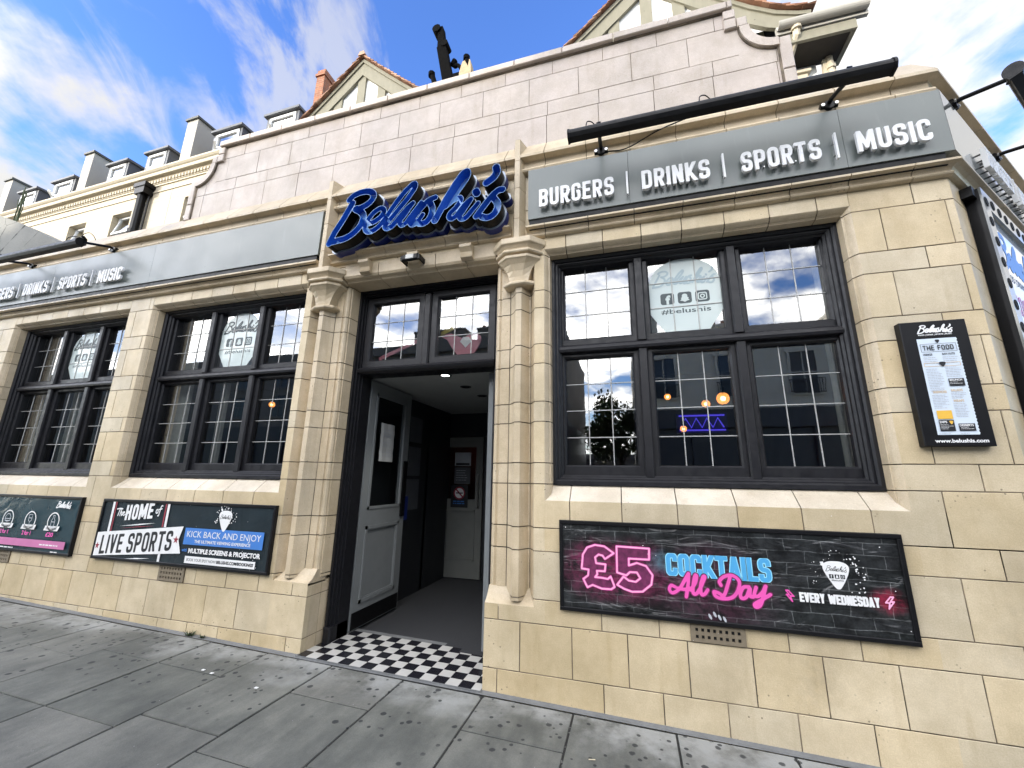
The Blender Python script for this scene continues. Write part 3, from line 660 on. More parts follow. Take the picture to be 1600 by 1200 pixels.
# ---- door piers: grooved shaft, capital, fin above
SEC = [(-2.948, 0), (-2.935, .030), (-2.915, .065), (-2.90, .09), (-2.885, .09), (-2.860, .045), (-2.836, 0), (-2.788, 0), (-2.772, .030), (-2.745, .068), (-2.72, .09), (-2.645, .09), (-2.640, .103), (-2.632, .104), (-2.618, .094), (-2.602, .098), (-2.592, .112), (-2.590, .130), (-2.582, .132), (-2.570, .27)]
CORE = [(-2.955, .004), (-2.941, .034), (-2.921, .070), (-2.905, .096), (-2.88, .096), (-2.855, .052), (-2.832, .006), (-2.792, .006), (-2.777, .036), (-2.750, .074), (-2.722, .096), (-2.655, .096), (-2.655, .146), (-2.592, .146), (-2.578, .28)]
def side_x(x, s): return x if s == 0 else -3.64-x
for s in (0, 1):
    pier = MB(); cap = MB()
    for i in range(len(ROWS)-1):
        z0, z1 = max(ROWS[i], .60), min(ROWS[i+1], 3.30)
        if z1-z0 < .02: continue
        for sub in (SEC[:4], [(-2.895, .09)]+SEC[4:10]+[(-2.722, .09)], [(-2.715, .09)]+SEC[11:]):
            pier.loft([[(side_x(x, s), y, z0+.0038) for x, y in sub], [(side_x(x, s), y, z1-.0038) for x, y in sub]], random.random(), False, False)
    pc = MB(); pc.loft([[(side_x(x, s), y, .60) for x, y in CORE], [(side_x(x, s), y, 3.32) for x, y in CORE]], .5, False, False)
    part(pc, 'pier_joints', M['mortar'], pub)
    # plinth weathering
    e = DL if s == 0 else DR
    x0, x1 = sorted((side_x(-2.948, s), e))
    pier.prism([(0.001, .56), (.001, .577), (.03, .594), (.06, .625), (.092, .672), (.20, .672), (.20, .56)], lambda p: (x0, p[0], p[1]), lambda p: (x1, p[0], p[1]), .9)
    for i in range(4):                       # plinth return into the doorway
        z0, z1 = ROWS[i], min(ROWS[i+1], .575)
        pier.box(*sorted((e, side_x(DL-.06, s))), .0505, .16, z0+g, z1-g); pier.box(*sorted((e, side_x(DL-.06, s))), .1605+g, .27, z0+g, z1-g)
    xc = side_x(-2.812, s)
    LV = [(3.010, .028, .002, .070), (3.016, .048, .034, .120), (3.026, .058, .044, .135), (3.040, .058, .044, .135), (3.052, .048, .032, .120), (3.056, .030, .004, .080), (3.10, .033, .010, .09), (3.15, .043, .024, .105), (3.20, .060, .048, .135), (3.232, .082, .074, .170), (3.242, .092, .086, .185), (3.262, .094, .088, .188), (3.264, .078, .068, .165), (3.278, .078, .068, .165), (3.282, .102, .098, .200), (3.292, .108, .104, .208), (3.304, .106, .102, .205), (3.309, .088, .080, .185), (3.325, .092, .086, .19), (3.345, .106, .102, .212), (3.356, .120, .118, .228), (3.362, .122, .120, .230), (3.405, .122, .120, .230)]
    rings = [[(xc-b, .0 if b < .13 else -.012*(b-.13)/.1, z), (xc-a, -p, z), (xc+a, -p, z), (xc+b, 0 if b < .13 else -.012*(b-.13)/.1, z), (xc+b, .1, z), (xc-b, .1, z)] for z, a, p, b in LV]
    cap.loft(rings, .5)
    for z0, z1 in ((3.405, 3.60), (3.60, 3.90), (3.90, 4.18), (4.18, 4.40)):
        P = [(xc-.062, .02), (xc-.022, -.095), (xc+.022, -.095), (xc+.062, .02)]
        pier.prism(P, lambda p: (p[0], p[1], z0+g*.7), lambda p: (p[0], p[1], z1-g*.7))
    pier.prism([(xc-.062, .02), (xc-.022, -.095), (xc+.022, -.095), (xc+.062, .02)], lambda p: (p[0], p[1], 4.40), lambda p: (xc+(p[0]-xc)*.6, p[1]*.5+.02, 4.43))
    pier.prism([(xc-.058, .02), (xc-.020, -.090), (xc+.020, -.090), (xc+.058, .02)], lambda p: (p[0], p[1], 3.40), lambda p: (p[0], p[1], 4.39), 0)
    part(pier, 'door_pier', M['pier_stone'], pub); part(cap, 'capital', M['pier_stone'], pub)
# door lintel with moulded soffit
lin = MB()
xs = [-2.60]+[x for x in np.arange(-9.7, 2.0, .2985)+.02 if -2.50 < x < -1.1]+[-1.04]
for x0, x1 in zip(xs, xs[1:]):
    lin.loft([[(x, y, z) for y, z in ((.001, 3.455), (-.002, 3.40), (-.002, 3.335), (.012, 3.315), (.05, 3.305), (.06, 3.29), (.26, 3.285), (.26, 3.455))] for x in (x0+g, x1-g)], random.random())
part(lin, 'door_lintel', M['pier_stone'], pub)
for x in (-2.34, -1.82, -1.30):
    P = [(.0, 3.325), (-.045, 3.335), (-.050, 3.345), (-.036, 3.352), (-.046, 3.385), (-.075, 3.412), (-.082, 3.418), (-.082, 3.445), (0, 3.45)]
    corb = MB(); corb.prism(P, lambda p: (x-.055, p[0], p[1]), lambda p: (x+.055, p[0], p[1]))
    part(corb, 'corbel', M['pier_stone'], pub)

# ---- string course under the fascias and the cornice above: swept round the corner, cut into blocks
def sweep(mb, prof, x0, st=.3582, off0=-.591, corner=True, x1=XC, cl=2.3):
    k = math.ceil((x0+.02-off0)/st); xs = [x0]
    while off0+k*st < x1-.05: xs.append(off0+k*st); k += 1
    xs.append(x1)
    for a, b in zip(xs, xs[1:]):
        f0 = lambda p: (a+.0032, -p[0], p[1])
        f1 = (lambda p: (XC+p[0]*.41421, -p[0], p[1])) if (b == XC and corner) else (lambda p: (b-.0032, -p[0], p[1]))
        mb.prism(prof, f0, f1)
    if corner:
        s = 0
        while s < cl:
            e = s+.45
            f0 = (lambda p: (XC+p[0]*.41421, -p[0], p[1])) if s == 0 else (lambda p: cor(s+g, p[0], p[1]))
            mb.prism(prof, f0, lambda p: cor(e-g, p[0], p[1])); s = e
STR = [(0, 3.452), (.020, 3.454), (.036, 3.464), (.042, 3.478), (.034, 3.492), (.026, 3.497), (.028, 3.512), (.040, 3.535), (.062, 3.552), (.082, 3.558), (.088, 3.562), (.088, 3.586), (.080, 3.592), (0, 3.606)]
STR = [(o, 3.434+(z-3.452)*.634) for o, z in STR]
COR = [(0, 4.076), (.040, 4.078), (.056, 4.086), (.062, 4.10), (.056, 4.116), (.040, 4.126), (.030, 4.132), (.026, 4.136), (.026, 4.190), (.034, 4.202), (.060, 4.206), (.086, 4.207), (.092, 4.208), (.092, 4.232), (.084, 4.246), (-.030, 4.428), (-.06, 4.428), (-.06, 4.076)]
corn = MB()
strc = MB(); sweep(strc, STR, -9.6, corner=False, x1=-2.88); part(strc, 'string_course', M['pier_stone'], pub)
strc = MB(); sweep(strc, STR, -.755); part(strc, 'string_course', M['pier_stone'], pub)
strc = MB(); sweep(strc, [(o, z+.035) for o, z in STR], -2.75, st=.31, off0=-2.75, corner=False, x1=-.89)
sweep(corn, COR, -9.6)
part(strc, 'string_course', M['pier_stone'], pub); part(corn, 'cornice', M['pier_stone'], pub)
cc = MB(); cc.prism([(.02, 4.09), (.02, 4.20), (.082, 4.215), (.078, 4.24), (-.034, 4.42), (-.05, 4.42), (-.05, 4.09)], lambda p: (-9.6, -p[0], p[1]), lambda p: (XC+p[0]*.41421, -p[0], p[1]), .5)
cc.prism([(.02, 4.09), (.02, 4.20), (.082, 4.215), (.078, 4.24), (-.034, 4.42), (-.05, 4.42), (-.05, 4.09)], lambda p: (XC+p[0]*.41421, -p[0], p[1]), lambda p: cor(2.3, p[0], p[1]), .5)
part(cc, 'cornice_bed', M['mortar'], pub)

# ---- stepped parapet wall
par = MB(); YP = .03
UR = [(4.41, 4.73, -4.342), (4.73, 4.885, -3.863), (4.885, 5.195, -3.571), (5.195, 5.352, -3.345)]
for z0, z1, ph in UR:
    a = -5.02 if z0 < 4.85 else -4.72; b = 1.38 if z0 < 4.85 else 1.08
    if z0 > 5.1: a, b = -4.60, .96
    k = math.ceil((a+.06-ph)/.469); xs = [a]
    while ph+k*.469 < b-.06: xs.append(ph+k*.469); k += 1
    xs.append(b)
    for x0, x1 in zip(xs, xs[1:]): par.bbox(x0+.0026, x1-.0026, YP+random.uniform(-.001, .001), YP+.25, z0+.0026, z1-.0026, .0006)
def mir(x): return -3.64-x
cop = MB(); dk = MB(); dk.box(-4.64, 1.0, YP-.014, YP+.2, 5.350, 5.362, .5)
k = 0; x = -4.66
while x < 1.02:
    e = min(x+.47, 1.02); cop.bbox(x+.003, e-.003, YP-.045, YP+.28, 5.362, 5.435, .006); x = e
for f in (lambda x: x, mir):
    bx = lambda x0, x1, y0, z0, z1: cop.bbox(*sorted((f(x0), f(x1))), y0, YP+.26, z0, z1, .006)
    bx(.945, 1.035, YP-.028, 5.262, 5.352); bx(.945, 1.035, YP-.028, 5.155, 5.256); bx(1.040, 1.115, YP-.028, 5.150, 5.245)
    ca = (1.315, 5.150); n = 12
    o_ = [(ca[0]-.262*cos(q), ca[1]-.282*sin(q)) for q in np.linspace(0, pi/2, n)]; i_ = [(ca[0]-.190*cos(q), ca[1]-.205*sin(q)) for q in np.linspace(0, pi/2, n)]
    for q in range(n-1):
        cop.prism([o_[q], o_[q+1], i_[q+1], i_[q]], lambda p: (f(p[0]), YP-.028, p[1]), lambda p: (f(p[0]), YP+.26, p[1]), .5)
    pl = [(1.03, 5.19)]+[(p[0], p[1]) for p in o_]+[(1.33, 4.86), (1.03, 4.86)]
    par.prism(pl, lambda p: (f(p[0]), YP+.001, p[1]), lambda p: (f(p[0]), YP+.24, p[1]), .6)
    for z0, z1 in ((4.41, 4.62), (4.626, 4.945)): bx(1.318, 1.40, YP-.022, z0, z1)
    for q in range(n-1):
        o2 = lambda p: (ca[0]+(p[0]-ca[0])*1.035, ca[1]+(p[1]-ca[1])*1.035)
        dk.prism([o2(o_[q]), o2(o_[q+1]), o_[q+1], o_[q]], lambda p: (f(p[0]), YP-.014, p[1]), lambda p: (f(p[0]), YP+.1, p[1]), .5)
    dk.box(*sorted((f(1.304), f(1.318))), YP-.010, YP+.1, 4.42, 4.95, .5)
part(dk, 'coping_shade_line', M['mortar'], pub)  # thin dark strips that put the shade line under coping and scrolls into colour
part(par, 'parapet', M['upper_stone'], pub); part(cop, 'parapet_coping', M['upper_stone'], pub)
pb = MB(); pb.box(-4.98, 1.34, YP+.004, YP+.2, 4.40, 4.86, 0); pb.box(-4.6, .96, YP+.004, YP+.2, 4.86, 5.36, 0); pb.box(-9.6, 2.0, .30, 6.0, 4.20, 4.25, 0); part(pb, 'parapet_core', M['mortar'], pub)

# ---- black windows
PX = [(.138, .673), (.827, 1.363), (1.513, 2.043)]; PZ = [(1.55, 2.41), (2.58, 3.23)]; GY = .237
def ring(mb, x0, x1, z0, z1, w0, y0, w1=None, y1=None, bot=None, depth=.06):
    """mitred frame ring; (w0,y0) front face width and plane, inner chamfer down to plane y1"""
    wb = bot if bot is not None else w0; y1 = y0+depth if y1 is None else y1; c = .012
    O = [(x0, z0), (x1, z0), (x1, z1), (x0, z1)]; I = [(x0+w0, z0+wb), (x1-w0, z0+wb), (x1-w0, z1-w0), (x0+w0, z1-w0)]; J = [(x0+w0+c, z0+wb+c), (x1-w0-c, z0+wb+c), (x1-w0-c, z1-w0-c), (x0+w0+c, z1-w0-c)]
    for a in range(4):
        b = (a+1) % 4; P = lambda q, y: (q[0], y, q[1])
        mb.face([P(O[a], y0), P(O[b], y0), P(I[b], y0), P(I[a], y0)], .5); mb.face([P(I[a], y0), P(I[b], y0), P(J[b], y0+c), P(J[a], y0+c)], .5)
        mb.face([P(J[a], y0+c), P(J[b], y0+c), P(J[b], y1), P(J[a], y1)], .5); mb.face([P(O[a], y1), P(O[b], y1), P(O[b], y0), P(O[a], y0)], .5)
def leaded(px, pz, nx, nz, gy, root, glass=None):
    p = MB(); p.face([(px[0]-.012, gy, pz[0]-.012), (px[1]+.012, gy, pz[0]-.012), (px[1]+.012, gy, pz[1]+.012), (px[0]-.012, gy, pz[1]+.012)], .5)
    o = part(p, 'pane', glass or M['glass'], root)
    l = MB(); hw = .0042
    for i in range(1, nx):
        x = px[0]+(px[1]-px[0])*i/nx+random.uniform(-.002, .002); l.prism([(x-hw, gy-.001), (x-hw*.6, gy-.006), (x+hw*.6, gy-.006), (x+hw, gy-.001)], lambda p: (p[0], p[1], pz[0]-.01), lambda p: (p[0], p[1], pz[1]+.01))
    for i in range(1, nz):
        z = pz[0]+(pz[1]-pz[0])*i/nz+random.uniform(-.002, .002); l.prism([(z-hw, gy-.001), (z-hw*.6, gy-.0065), (z+hw*.6, gy-.0065), (z+hw, gy-.001)], lambda p: (px[0]-.01, p[1], p[0]), lambda p: (px[1]+.01, p[1], p[0]))
    part(l, 'lead_came', M['lead'], root)
for wi, (a, b) in enumerate(WIN):
    fr = MB(); x0, x1, z0, z1 = a+.044, b-.044, 1.400, 3.290
    ring(fr, x0, x1, z0, z1, .022, .112, bot=.03, depth=.12); ring(fr, x0+.030, x1-.030, z0+.02, z1-.030, .016, .138, bot=.03, depth=.1); ring(fr, x0+.050, x1-.050, z0+.045, z1-.048, .012, .160, bot=.02, depth=.1)
    fr.box(a+.03, b-.03, .23, .30, 1.39, 1.45, .5); fr.box(a+.03, b-.03, .236, .30, 3.28, 3.33, .5); fr.box(a+.01, a+.10, .24, .30, 1.39, 3.33, .5); fr.box(b-.10, b-.01, .24, .30, 1.39, 3.33, .5)
    fr.box(x0+.02, x1-.02, .105, .2, z0+.002, z0+.030, .5)
    # transom bar with a weathered nose, and the mullions
    fr.prism([(.145, 2.455), (.140, 2.475), (.152, 2.500), (.175, 2.520), (.236, 2.524), (.236, 2.45), (.165, 2.45)], lambda p: (x0+.055, p[0], p[1]), lambda p: (x1-.055, p[0], p[1]))
    for q in (0, 1):
        xm = a+(PX[q][1]+PX[q+1][0])/2
        for zz0, zz1 in ((z0+.04, 2.452), (2.522, z1-.035)):
            fr.prism([(xm-.036, .236), (xm-.036, .172), (xm-.026, .160), (xm+.026, .160), (xm+.036, .172), (xm+.036, .236)], lambda p: (p[0], p[1], zz0), lambda p: (p[0], p[1], zz1))
    wr = part(fr, 'window', M['black_paint'], pub)
    for p in PX:
        for zi, z in enumerate(PZ):
            s = MB(); ring(s, a+p[0]-.044, a+p[1]+.044, z[0]-.085, z[1]+.050, .034, .194, bot=.074, depth=.05)
            part(s, 'sash', M['black_paint'], wr)
            leaded((a+p[0], a+p[1]), z, 3, 4 if zi == 0 else 3, GY, wr)

# ---- doorway: frame, transom light, open leaves, lobby
df = MB(); YD = .245; DX0, DX1 = -2.572, -1.068
for k, (wd, y) in enumerate(((.018, .235), (.016, .262), (.014, .290), (.014, .318))):
    o = sum((.018, .016, .014, .014)[:k])
    df.box(DX0+o, DX0+o+wd+.004, y, .46, .05, 3.285-o, .5); df.box(DX1-o-wd-.004, DX1-o, y, .46, .05, 3.285-o, .5); df.box(DX0+o, DX1-o, y+.001, .46, 3.285-o-wd, 3.285-o, .5)
for x0, x1 in ((DX0-.006, DX0+.066), (DX1-.066, DX1+.006)): df.bbox(x0, x1, .222, .46, .03, .19, .01, .5)      # plinth blocks
df.prism([(.250, 2.435), (.240, 2.455), (.262, 2.478), (.290, 2.490), (.46, 2.50), (.46, 2.415), (.275, 2.415)], lambda p: (DX0+.05, p[0], p[1]), lambda p: (DX1-.05, p[0], p[1]))
df.prism([(-1.858, .34), (-1.858, .285), (-1.845, .27), (-1.795, .27), (-1.782, .285), (-1.782, .34)], lambda p: (p[0], p[1], 2.47), lambda p: (p[0], p[1], 3.19), .5)
dfo = part(df, 'door_frame', M['black_paint'], pub)
for x0, x1 in ((-2.510, -1.862), (-1.778, -1.130)):
    s = MB(); ring(s, x0, x1, 2.49, 3.220, .055, .292, bot=.055, depth=.05); part(s, 'sash', M['black_paint'], dfo)
    leaded((x0+.067, x1-.067), (2.557, 3.153), 3, 3, .326, dfo)
def door_leaf(name, W, H, y0, x, facing, mat, hasnote):
    """leaf standing open at right angles: runs along +y from the hinge, broad face towards +x (facing=1)"""
    t = .045; d = MB(); f = facing; z0 = .076
    def bx(u0, u1, z_0, z_1, d0, d1): d.box(*sorted((x+f*d0, x+f*d1)), y0+u0, y0+u1, z_0, z_1, .5)
    st = .115; bx(0, st, z0, H, 0, -t); bx(W-st, W, z0, H, 0, -t); bx(st, W-st, H-.13, H, 0, -t); bx(st, W-st, z0, .30, 0, -t); bx(st, W-st, .96, 1.14, 0, -t); bx(st, W-st, .30, .96, -.014, -.03)
    def mould(u0, u1, z_0, z_1, c, h):
        for (a0, a1, b0, b1) in ((u0, u1, z_0, z_0+c), (u0, u1, z_1-c, z_1), (u0, u0+c, z_0, z_1), (u1-c, u1, z_0, z_1)):
            bx(a0, a1, b0, b1, h, -.012)
    mould(st-.012, W-st+.012, .288, .972, .030, .010); mould(st+.018, W-st-.018, .318, .942, .012, .004)
    mould(st-.012, W-st+.012, 1.128, H-.118, .026, .008)
    o = part(d, name, mat, pub)
    p = MB(); p.face([(x-f*.02, y0+st, 1.14), (x-f*.02, y0+W-st, 1.14), (x-f*.02, y0+W-st, H-.13), (x-f*.02, y0+st, H-.13)]); part(p, 'pane', M['door_glass'], o)
    k = MB(); k.box(*sorted((x+f*.001, x+f*.004)), y0+.015, y0+W-.015, z0+.008, .225, .5); part(k, 'kick_plate', M['black_metal'], o)
    return o
door = door_leaf('door', .80, 2.405, .475, -2.502, 1, M['door_grey'], True)
k = MB(); k.box(-2.497, -2.477, 1.175, 1.245, 1.02, 1.62, .5); part(k, 'handle', M['black_metal'], door)
k = MB()
for z in (.45, 1.25, 1.42, 2.15): k.tube([(-2.53, .468, z), (-2.53, .468, z+.10)], .011, 8)
part(k, 'hinge', M['steel'], door)
door_leaf('door', .72, 2.405, .475, -1.236, -1, M['door_grey'], False)
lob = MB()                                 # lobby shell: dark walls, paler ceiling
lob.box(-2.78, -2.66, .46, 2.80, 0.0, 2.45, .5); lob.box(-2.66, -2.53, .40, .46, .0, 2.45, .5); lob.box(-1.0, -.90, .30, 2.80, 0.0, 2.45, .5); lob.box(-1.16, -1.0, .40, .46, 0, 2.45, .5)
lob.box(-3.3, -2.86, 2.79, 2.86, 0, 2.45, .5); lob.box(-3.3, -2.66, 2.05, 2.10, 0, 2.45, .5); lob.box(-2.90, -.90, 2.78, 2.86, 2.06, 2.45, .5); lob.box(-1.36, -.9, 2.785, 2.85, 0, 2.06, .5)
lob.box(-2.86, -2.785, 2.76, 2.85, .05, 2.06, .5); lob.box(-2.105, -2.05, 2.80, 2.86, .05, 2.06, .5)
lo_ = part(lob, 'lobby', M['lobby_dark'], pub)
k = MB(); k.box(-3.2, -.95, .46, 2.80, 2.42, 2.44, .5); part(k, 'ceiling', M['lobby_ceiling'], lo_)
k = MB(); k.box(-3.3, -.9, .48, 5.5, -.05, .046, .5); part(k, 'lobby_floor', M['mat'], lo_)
for n_, (x, y) in enumerate(((-1.70, .50), (-1.70, 1.02), (-1.69, 1.52))):
    k = MB(); k.loft([[(x+r*cos(2*pi*i/20), y+r*sin(2*pi*i/20), z) for i in range(20)] for r, z in ((.062, 2.419), (.060, 2.414), (.046, 2.412), (.042, 2.419))], .5, False)
    r_ = part(k, 'downlight', M['black_metal'], lo_)
    k = MB(); k.face([(x+.040*cos(2*pi*i/20), y+.040*sin(2*pi*i/20), 2.4185) for i in range(20)]); part(k, 'lamp', M['downlight'] if n_ == 0 else M['hole'], r_)
dl = bpy.data.lights.new('downlight_beam', 'SPOT'); dl.energy = 5; dl.spot_size = radians(110); dl.spot_blend = .6; dl.color = (1, .95, .86); dl.shadow_soft_size = .03
dlo = bpy.data.objects.new('downlight_beam', dl); COL.objects.link(dlo); dlo.parent = pub; dlo.location = (-1.70, .50, 2.40)
# inner door in the back wall of the lobby
idr = MB(); yb = 2.80; x0, x1 = -2.78, -2.11
for q in ((x0, x0+.11, .06, 2.05), (x1-.11, x1, .06, 2.05), (x0+.11, x1-.11, 1.90, 2.05), (x0+.11, x1-.11, .06, .30), (x0+.11, x1-.11, .98, 1.14)): idr.box(q[0], q[1], yb-.035, yb, q[2], q[3], .5)
idr.box(x0+.11, x1-.11, yb-.012, yb-.004, .30, .98, .5)
for (a0, a1, b0, b1) in ((x0+.10, x1-.10, .29, .315), (x0+.10, x1-.10, .965, .99), (x0+.10, x0+.125, .29, .99), (x1-.125, x1-.10, .29, .99)): idr.box(a0, a1, yb-.045, yb-.03, b0, b1, .5)
ido = part(idr, 'inner_door', M['door_dark'], pub)
k = MB(); k.face([(x0+.11, yb-.01, 1.14), (x1-.11, yb-.01, 1.14), (x1-.11, yb-.01, 1.90), (x0+.11, yb-.01, 1.90)]); part(k, 'pane', M['door_glass'], ido)
k = MB(); k.tube([(x1-.05, yb-.04, 1.02), (x1-.05, yb-.085, 1.04), (x1-.05, yb-.085, 1.50), (x1-.05, yb-.04, 1.52)], .011, 8); part(k, 'handle', M['steel'], ido, smooth=True)
# tiled step
ts = MB(); tw = .0985; ang = 0
st_root = None
for mi in (0, 1):
    ts = MB()
    for i in range(-10, 26):
        for j in range(-2, 8):
            if (i+j) % 2 != mi: continue
            cx = -2.60+i*tw; cy = -.035+j*tw
            x0 = max(cx, DL+.004); x1 = min(cx+tw, DR-.004); y0 = max(cy, -.03); y1 = min(cy+tw, .555)
            if x1-x0 < .01 or y1-y0 < .01: continue
            ts.box(x0+.0012, x1-.0012, y0+.0012, y1-.0012, .04, .0565+random.uniform(0, .0006))
    ts.v = [(x, y, z+.004-.022*(x+2.1)) for x, y, z in ts.v]
    o = part(ts, 'step_tiles', M['tile_white'] if mi else M['tile_black'], pub)
k = MB(); k.box(DL-.01, DR+.0, -.034, .56, -.2, .0545, .5); k.box(-2.66, -1.0, .556, .62, 0, .0535, .5); k.v = [(x, y, z+.0035-.022*(x+2.1)) for x, y, z in k.v]; part(k, 'door_step', M['cement'], pub)
# air bricks let into the wall below the boards
for x0, x1 in ((.308, .616), (-4.262, -3.945), (-6.80, -6.49)):
    a = MB(); z0, z1 = .482, .645; nx, nz = 8, 4
    a.cur = 0; xs = np.linspace(x0+.028, x1-.028, 2*nx); zs = np.linspace(z0+.02, z1-.008, 2*nz)
    X = [x0]+list(xs)+[x1]; Zs = [z0]+list(zs)+[z1]
    for i in range(len(X)-1):
        for j in range(len(Zs)-1):
            hole = i % 2 == 1 and j % 2 == 1
            if not hole: a.box(X[i], X[i+1], -.012, -.003, Zs[j], Zs[j+1], .5)
    a.cur = 1; a.box(x0, x1, -.003, .001, z0, z1, .5)
    part(a, 'air_brick', [M['vent_brown'], M['hole']], pub)
# rooms behind the windows
rm = MB()
for a, b in ((-9.6, -2.95), (-.80, 2.05)):
    rm.face([(a, 5.5, 0), (b, 5.5, 0), (b, 5.5, 3.6), (a, 5.5, 3.6)]); rm.face([(a, .3, 3.55), (b, .3, 3.55), (b, 5.5, 3.55), (a, 5.5, 3.55)]); rm.face([(a, .3, 0), (a, 5.5, 0), (a, 5.5, 3.6), (a, .3, 3.6)]); rm.face([(b, .3, 0), (b, 5.5, 0), (b, 5.5, 3.6), (b, .3, 3.6)])
rm.face([(-2.95, 5.5, 0), (-.8, 5.5, 0), (-.8, 5.5, 3.6), (-2.95, 5.5, 3.6)]); rm.box(-2.95, -.85, .47, 5.5, 3.50, 3.55); rm.box(-2.95, -2.9, .33, .47, 2.45, 3.5); rm.box(-.9, -.85, .33, 5.4, 2.45, 3.5)
part(rm, 'room_wall', M['room_wall'], pub)
k = MB(); k.box(-9.6, -3.4, .3, 5.5, -.05, .04); k.box(-.85, 2.05, .3, 5.5, -.05, .04); part(k, 'room_floor', M['room_floor'], pub)

# ================================================================== SIGNS AND THINGS ON THE FRONT
def words(mbs, f, z, h, items, depth):
    for txt, x0, x1 in items:
        mb = MB(); wd = (x1-x0)/h
        block_text(txt, lambda p: f((x0+p[0]*h, z+p[1]*h, p[2])), mb, w=.52, t=.178, gap=.11, depth=depth, res=.022, width=None if txt == '|' else wd)
        mbs.append((txt, mb))
def fascia(name_label, x0, x1, seams, items, end_left):
    root = thing('fascia_sign', name_label, 'sign', ((x0+x1)/2, 0, 3.84))
    b = MB(); xs = [x0]+seams+[x1]
    for a, c in zip(xs, xs[1:]):
        e = .0012
        mit = lambda p, c=c: (XC+(-p[0])*.41421-.001 if c == XC else c-e, p[0], p[1])
        b.prism([(-.070, 3.586), (-.070, 4.074), (.0, 4.074), (.0, 3.586)], lambda p: (a+e, p[0], p[1]), mit)
    part(b, 'panel', M['fascia'], root)
    k = MB(); k.box(x0+.01, x1-.02, -.058, -.002, 3.49, 3.5855, .5); part(k, 'shade_strip', M['black_metal'], root)  # black strip stands in for the shade below the fascia
    mbs = []; words(mbs, lambda p: (p[0], -.108-p[2], p[1]), 3.655, .166, items, .022)
    pins = MB()
    for t, mb in mbs:
        part(mb, 'lettering', M['white_letter'], root)
        xs = [v[0] for v in mb.v]; n = max(1, int((max(xs)-min(xs))/.10))
        for i in range(n):
            x = min(xs)+(i+.5)*(max(xs)-min(xs))/n
            for z in (3.69, 3.79): pins.tube([(x, -.069, z), (x, -.093, z)], .005, 6)
    part(pins, 'stud', M['steel'], root)
    return root
W4 = [('BURGERS', -.628, -.018), ('|', .078, 0), ('DRINKS', .195, .683), ('|', .772, 0), ('SPORTS', .896, 1.398), ('|', 1.486, 0), ('MUSIC', 1.612, 2.024)]
fascia('long grey fascia with white words over the big window right of the door', -.735, XC, [.10, 1.56], W4, True)
fascia('grey fascia left of the door, bare but for small words at its left end', -9.6, -2.886, [-7.05, -5.25], [(a, b-7.680, c-7.680 if c else 0) for a, b, c in W4], False)
# fascia that carries on round the corner
fc = thing('fascia_sign', 'grey fascia turning the corner at far right, mirroring the sky, seen almost edge on', 'sign', cor(.9, 0, 3.84))
b = MB(); b.prism([(.070, 3.586), (.070, 4.074), (0, 4.074), (0, 3.586)], lambda p: (XC+p[0]*.41421+.001, -p[0], p[1]), lambda p: cor(2.3, p[0], p[1])); part(b, 'panel', M['fascia_gloss'], fc)
mbs = []; words(mbs, lambda p: cor(p[0], .108+p[2], p[1]), 3.655, .166, [(a, .50+b+.628, .50+c+.628 if c else 0) for a, b, c in W4[:3]], .03)
pins = MB()
for t, mb in mbs: part(mb, 'lettering', M['white_letter'], fc)
for i in range(14):
    s = .53+i*.095
    for z in (3.69, 3.79): pins.tube([cor(s, .069, z), cor(s, .094, z)], .006, 6)
part(pins, 'stud', M['black_metal'], fc)

# ---- the blue scripted channel letters
bs = thing('script_sign', 'big blue open channel letters spelling a scripted name above the doorway', 'sign', (-1.76, 0, 3.8))
GR = [([s], h) for s, h in zip(SCRIPT, (.036, .034, .035, .0285, .0255, .0255, .029, .031, .035, .026, .0255, .036, .031, .031, .036))]
LO = outline_multi(GR, .0055); LI = outline_multi(GR, .0055, -.004); LT = outline_multi(GR, .008, .016)
def walls(mb, loops, y0, y1, t=.5):
    for l in loops:
        for p, q in zip(l, l[1:]+l[:1]): mb.face([(p[0], y0, p[1]), (q[0], y0, q[1]), (q[0], y1, q[1]), (p[0], y1, p[1])], t)
tr = MB(); walls(tr, LT, -.128, -.055); part(tr, 'tray_side', M['blue_tray'], bs)
tr = MB(); add_fill(tr, LT, lambda p: (p[0], -.1285, p[1])); add_fill(tr, LT, lambda p: (p[0], -.055, p[1])); part(tr, 'tray_face', M['tray_face'], bs)
k = MB(); walls(k, LO, -.232, -.1300); part(k, 'outer_wall', M['black_metal'], bs)
k = MB(); walls(k, LI, -.2322, -.1345)
part(k, 'inner_wall', M['blue_wall'], bs)
k = MB(); V, F = filled(LO+LI); 
for q in F: k.face([(V[i][0], -.2326, V[i][1]) for i in q])
part(k, 'rim', M['blue_rim'], bs)
k = MB(); add_fill(k, LI, lambda p: (p[0], -.1340, p[1])); part(k, 'back_plate', M['blue_back'], bs)
k = MB()
for x in (-2.5, -2.1, -1.75, -1.35, -1.05):
    for z in (3.66, 3.72): k.tube([(x, -.056, z), (x, .01, z)], .008, 6)
part(k, 'standoff', M['black_metal'], bs)

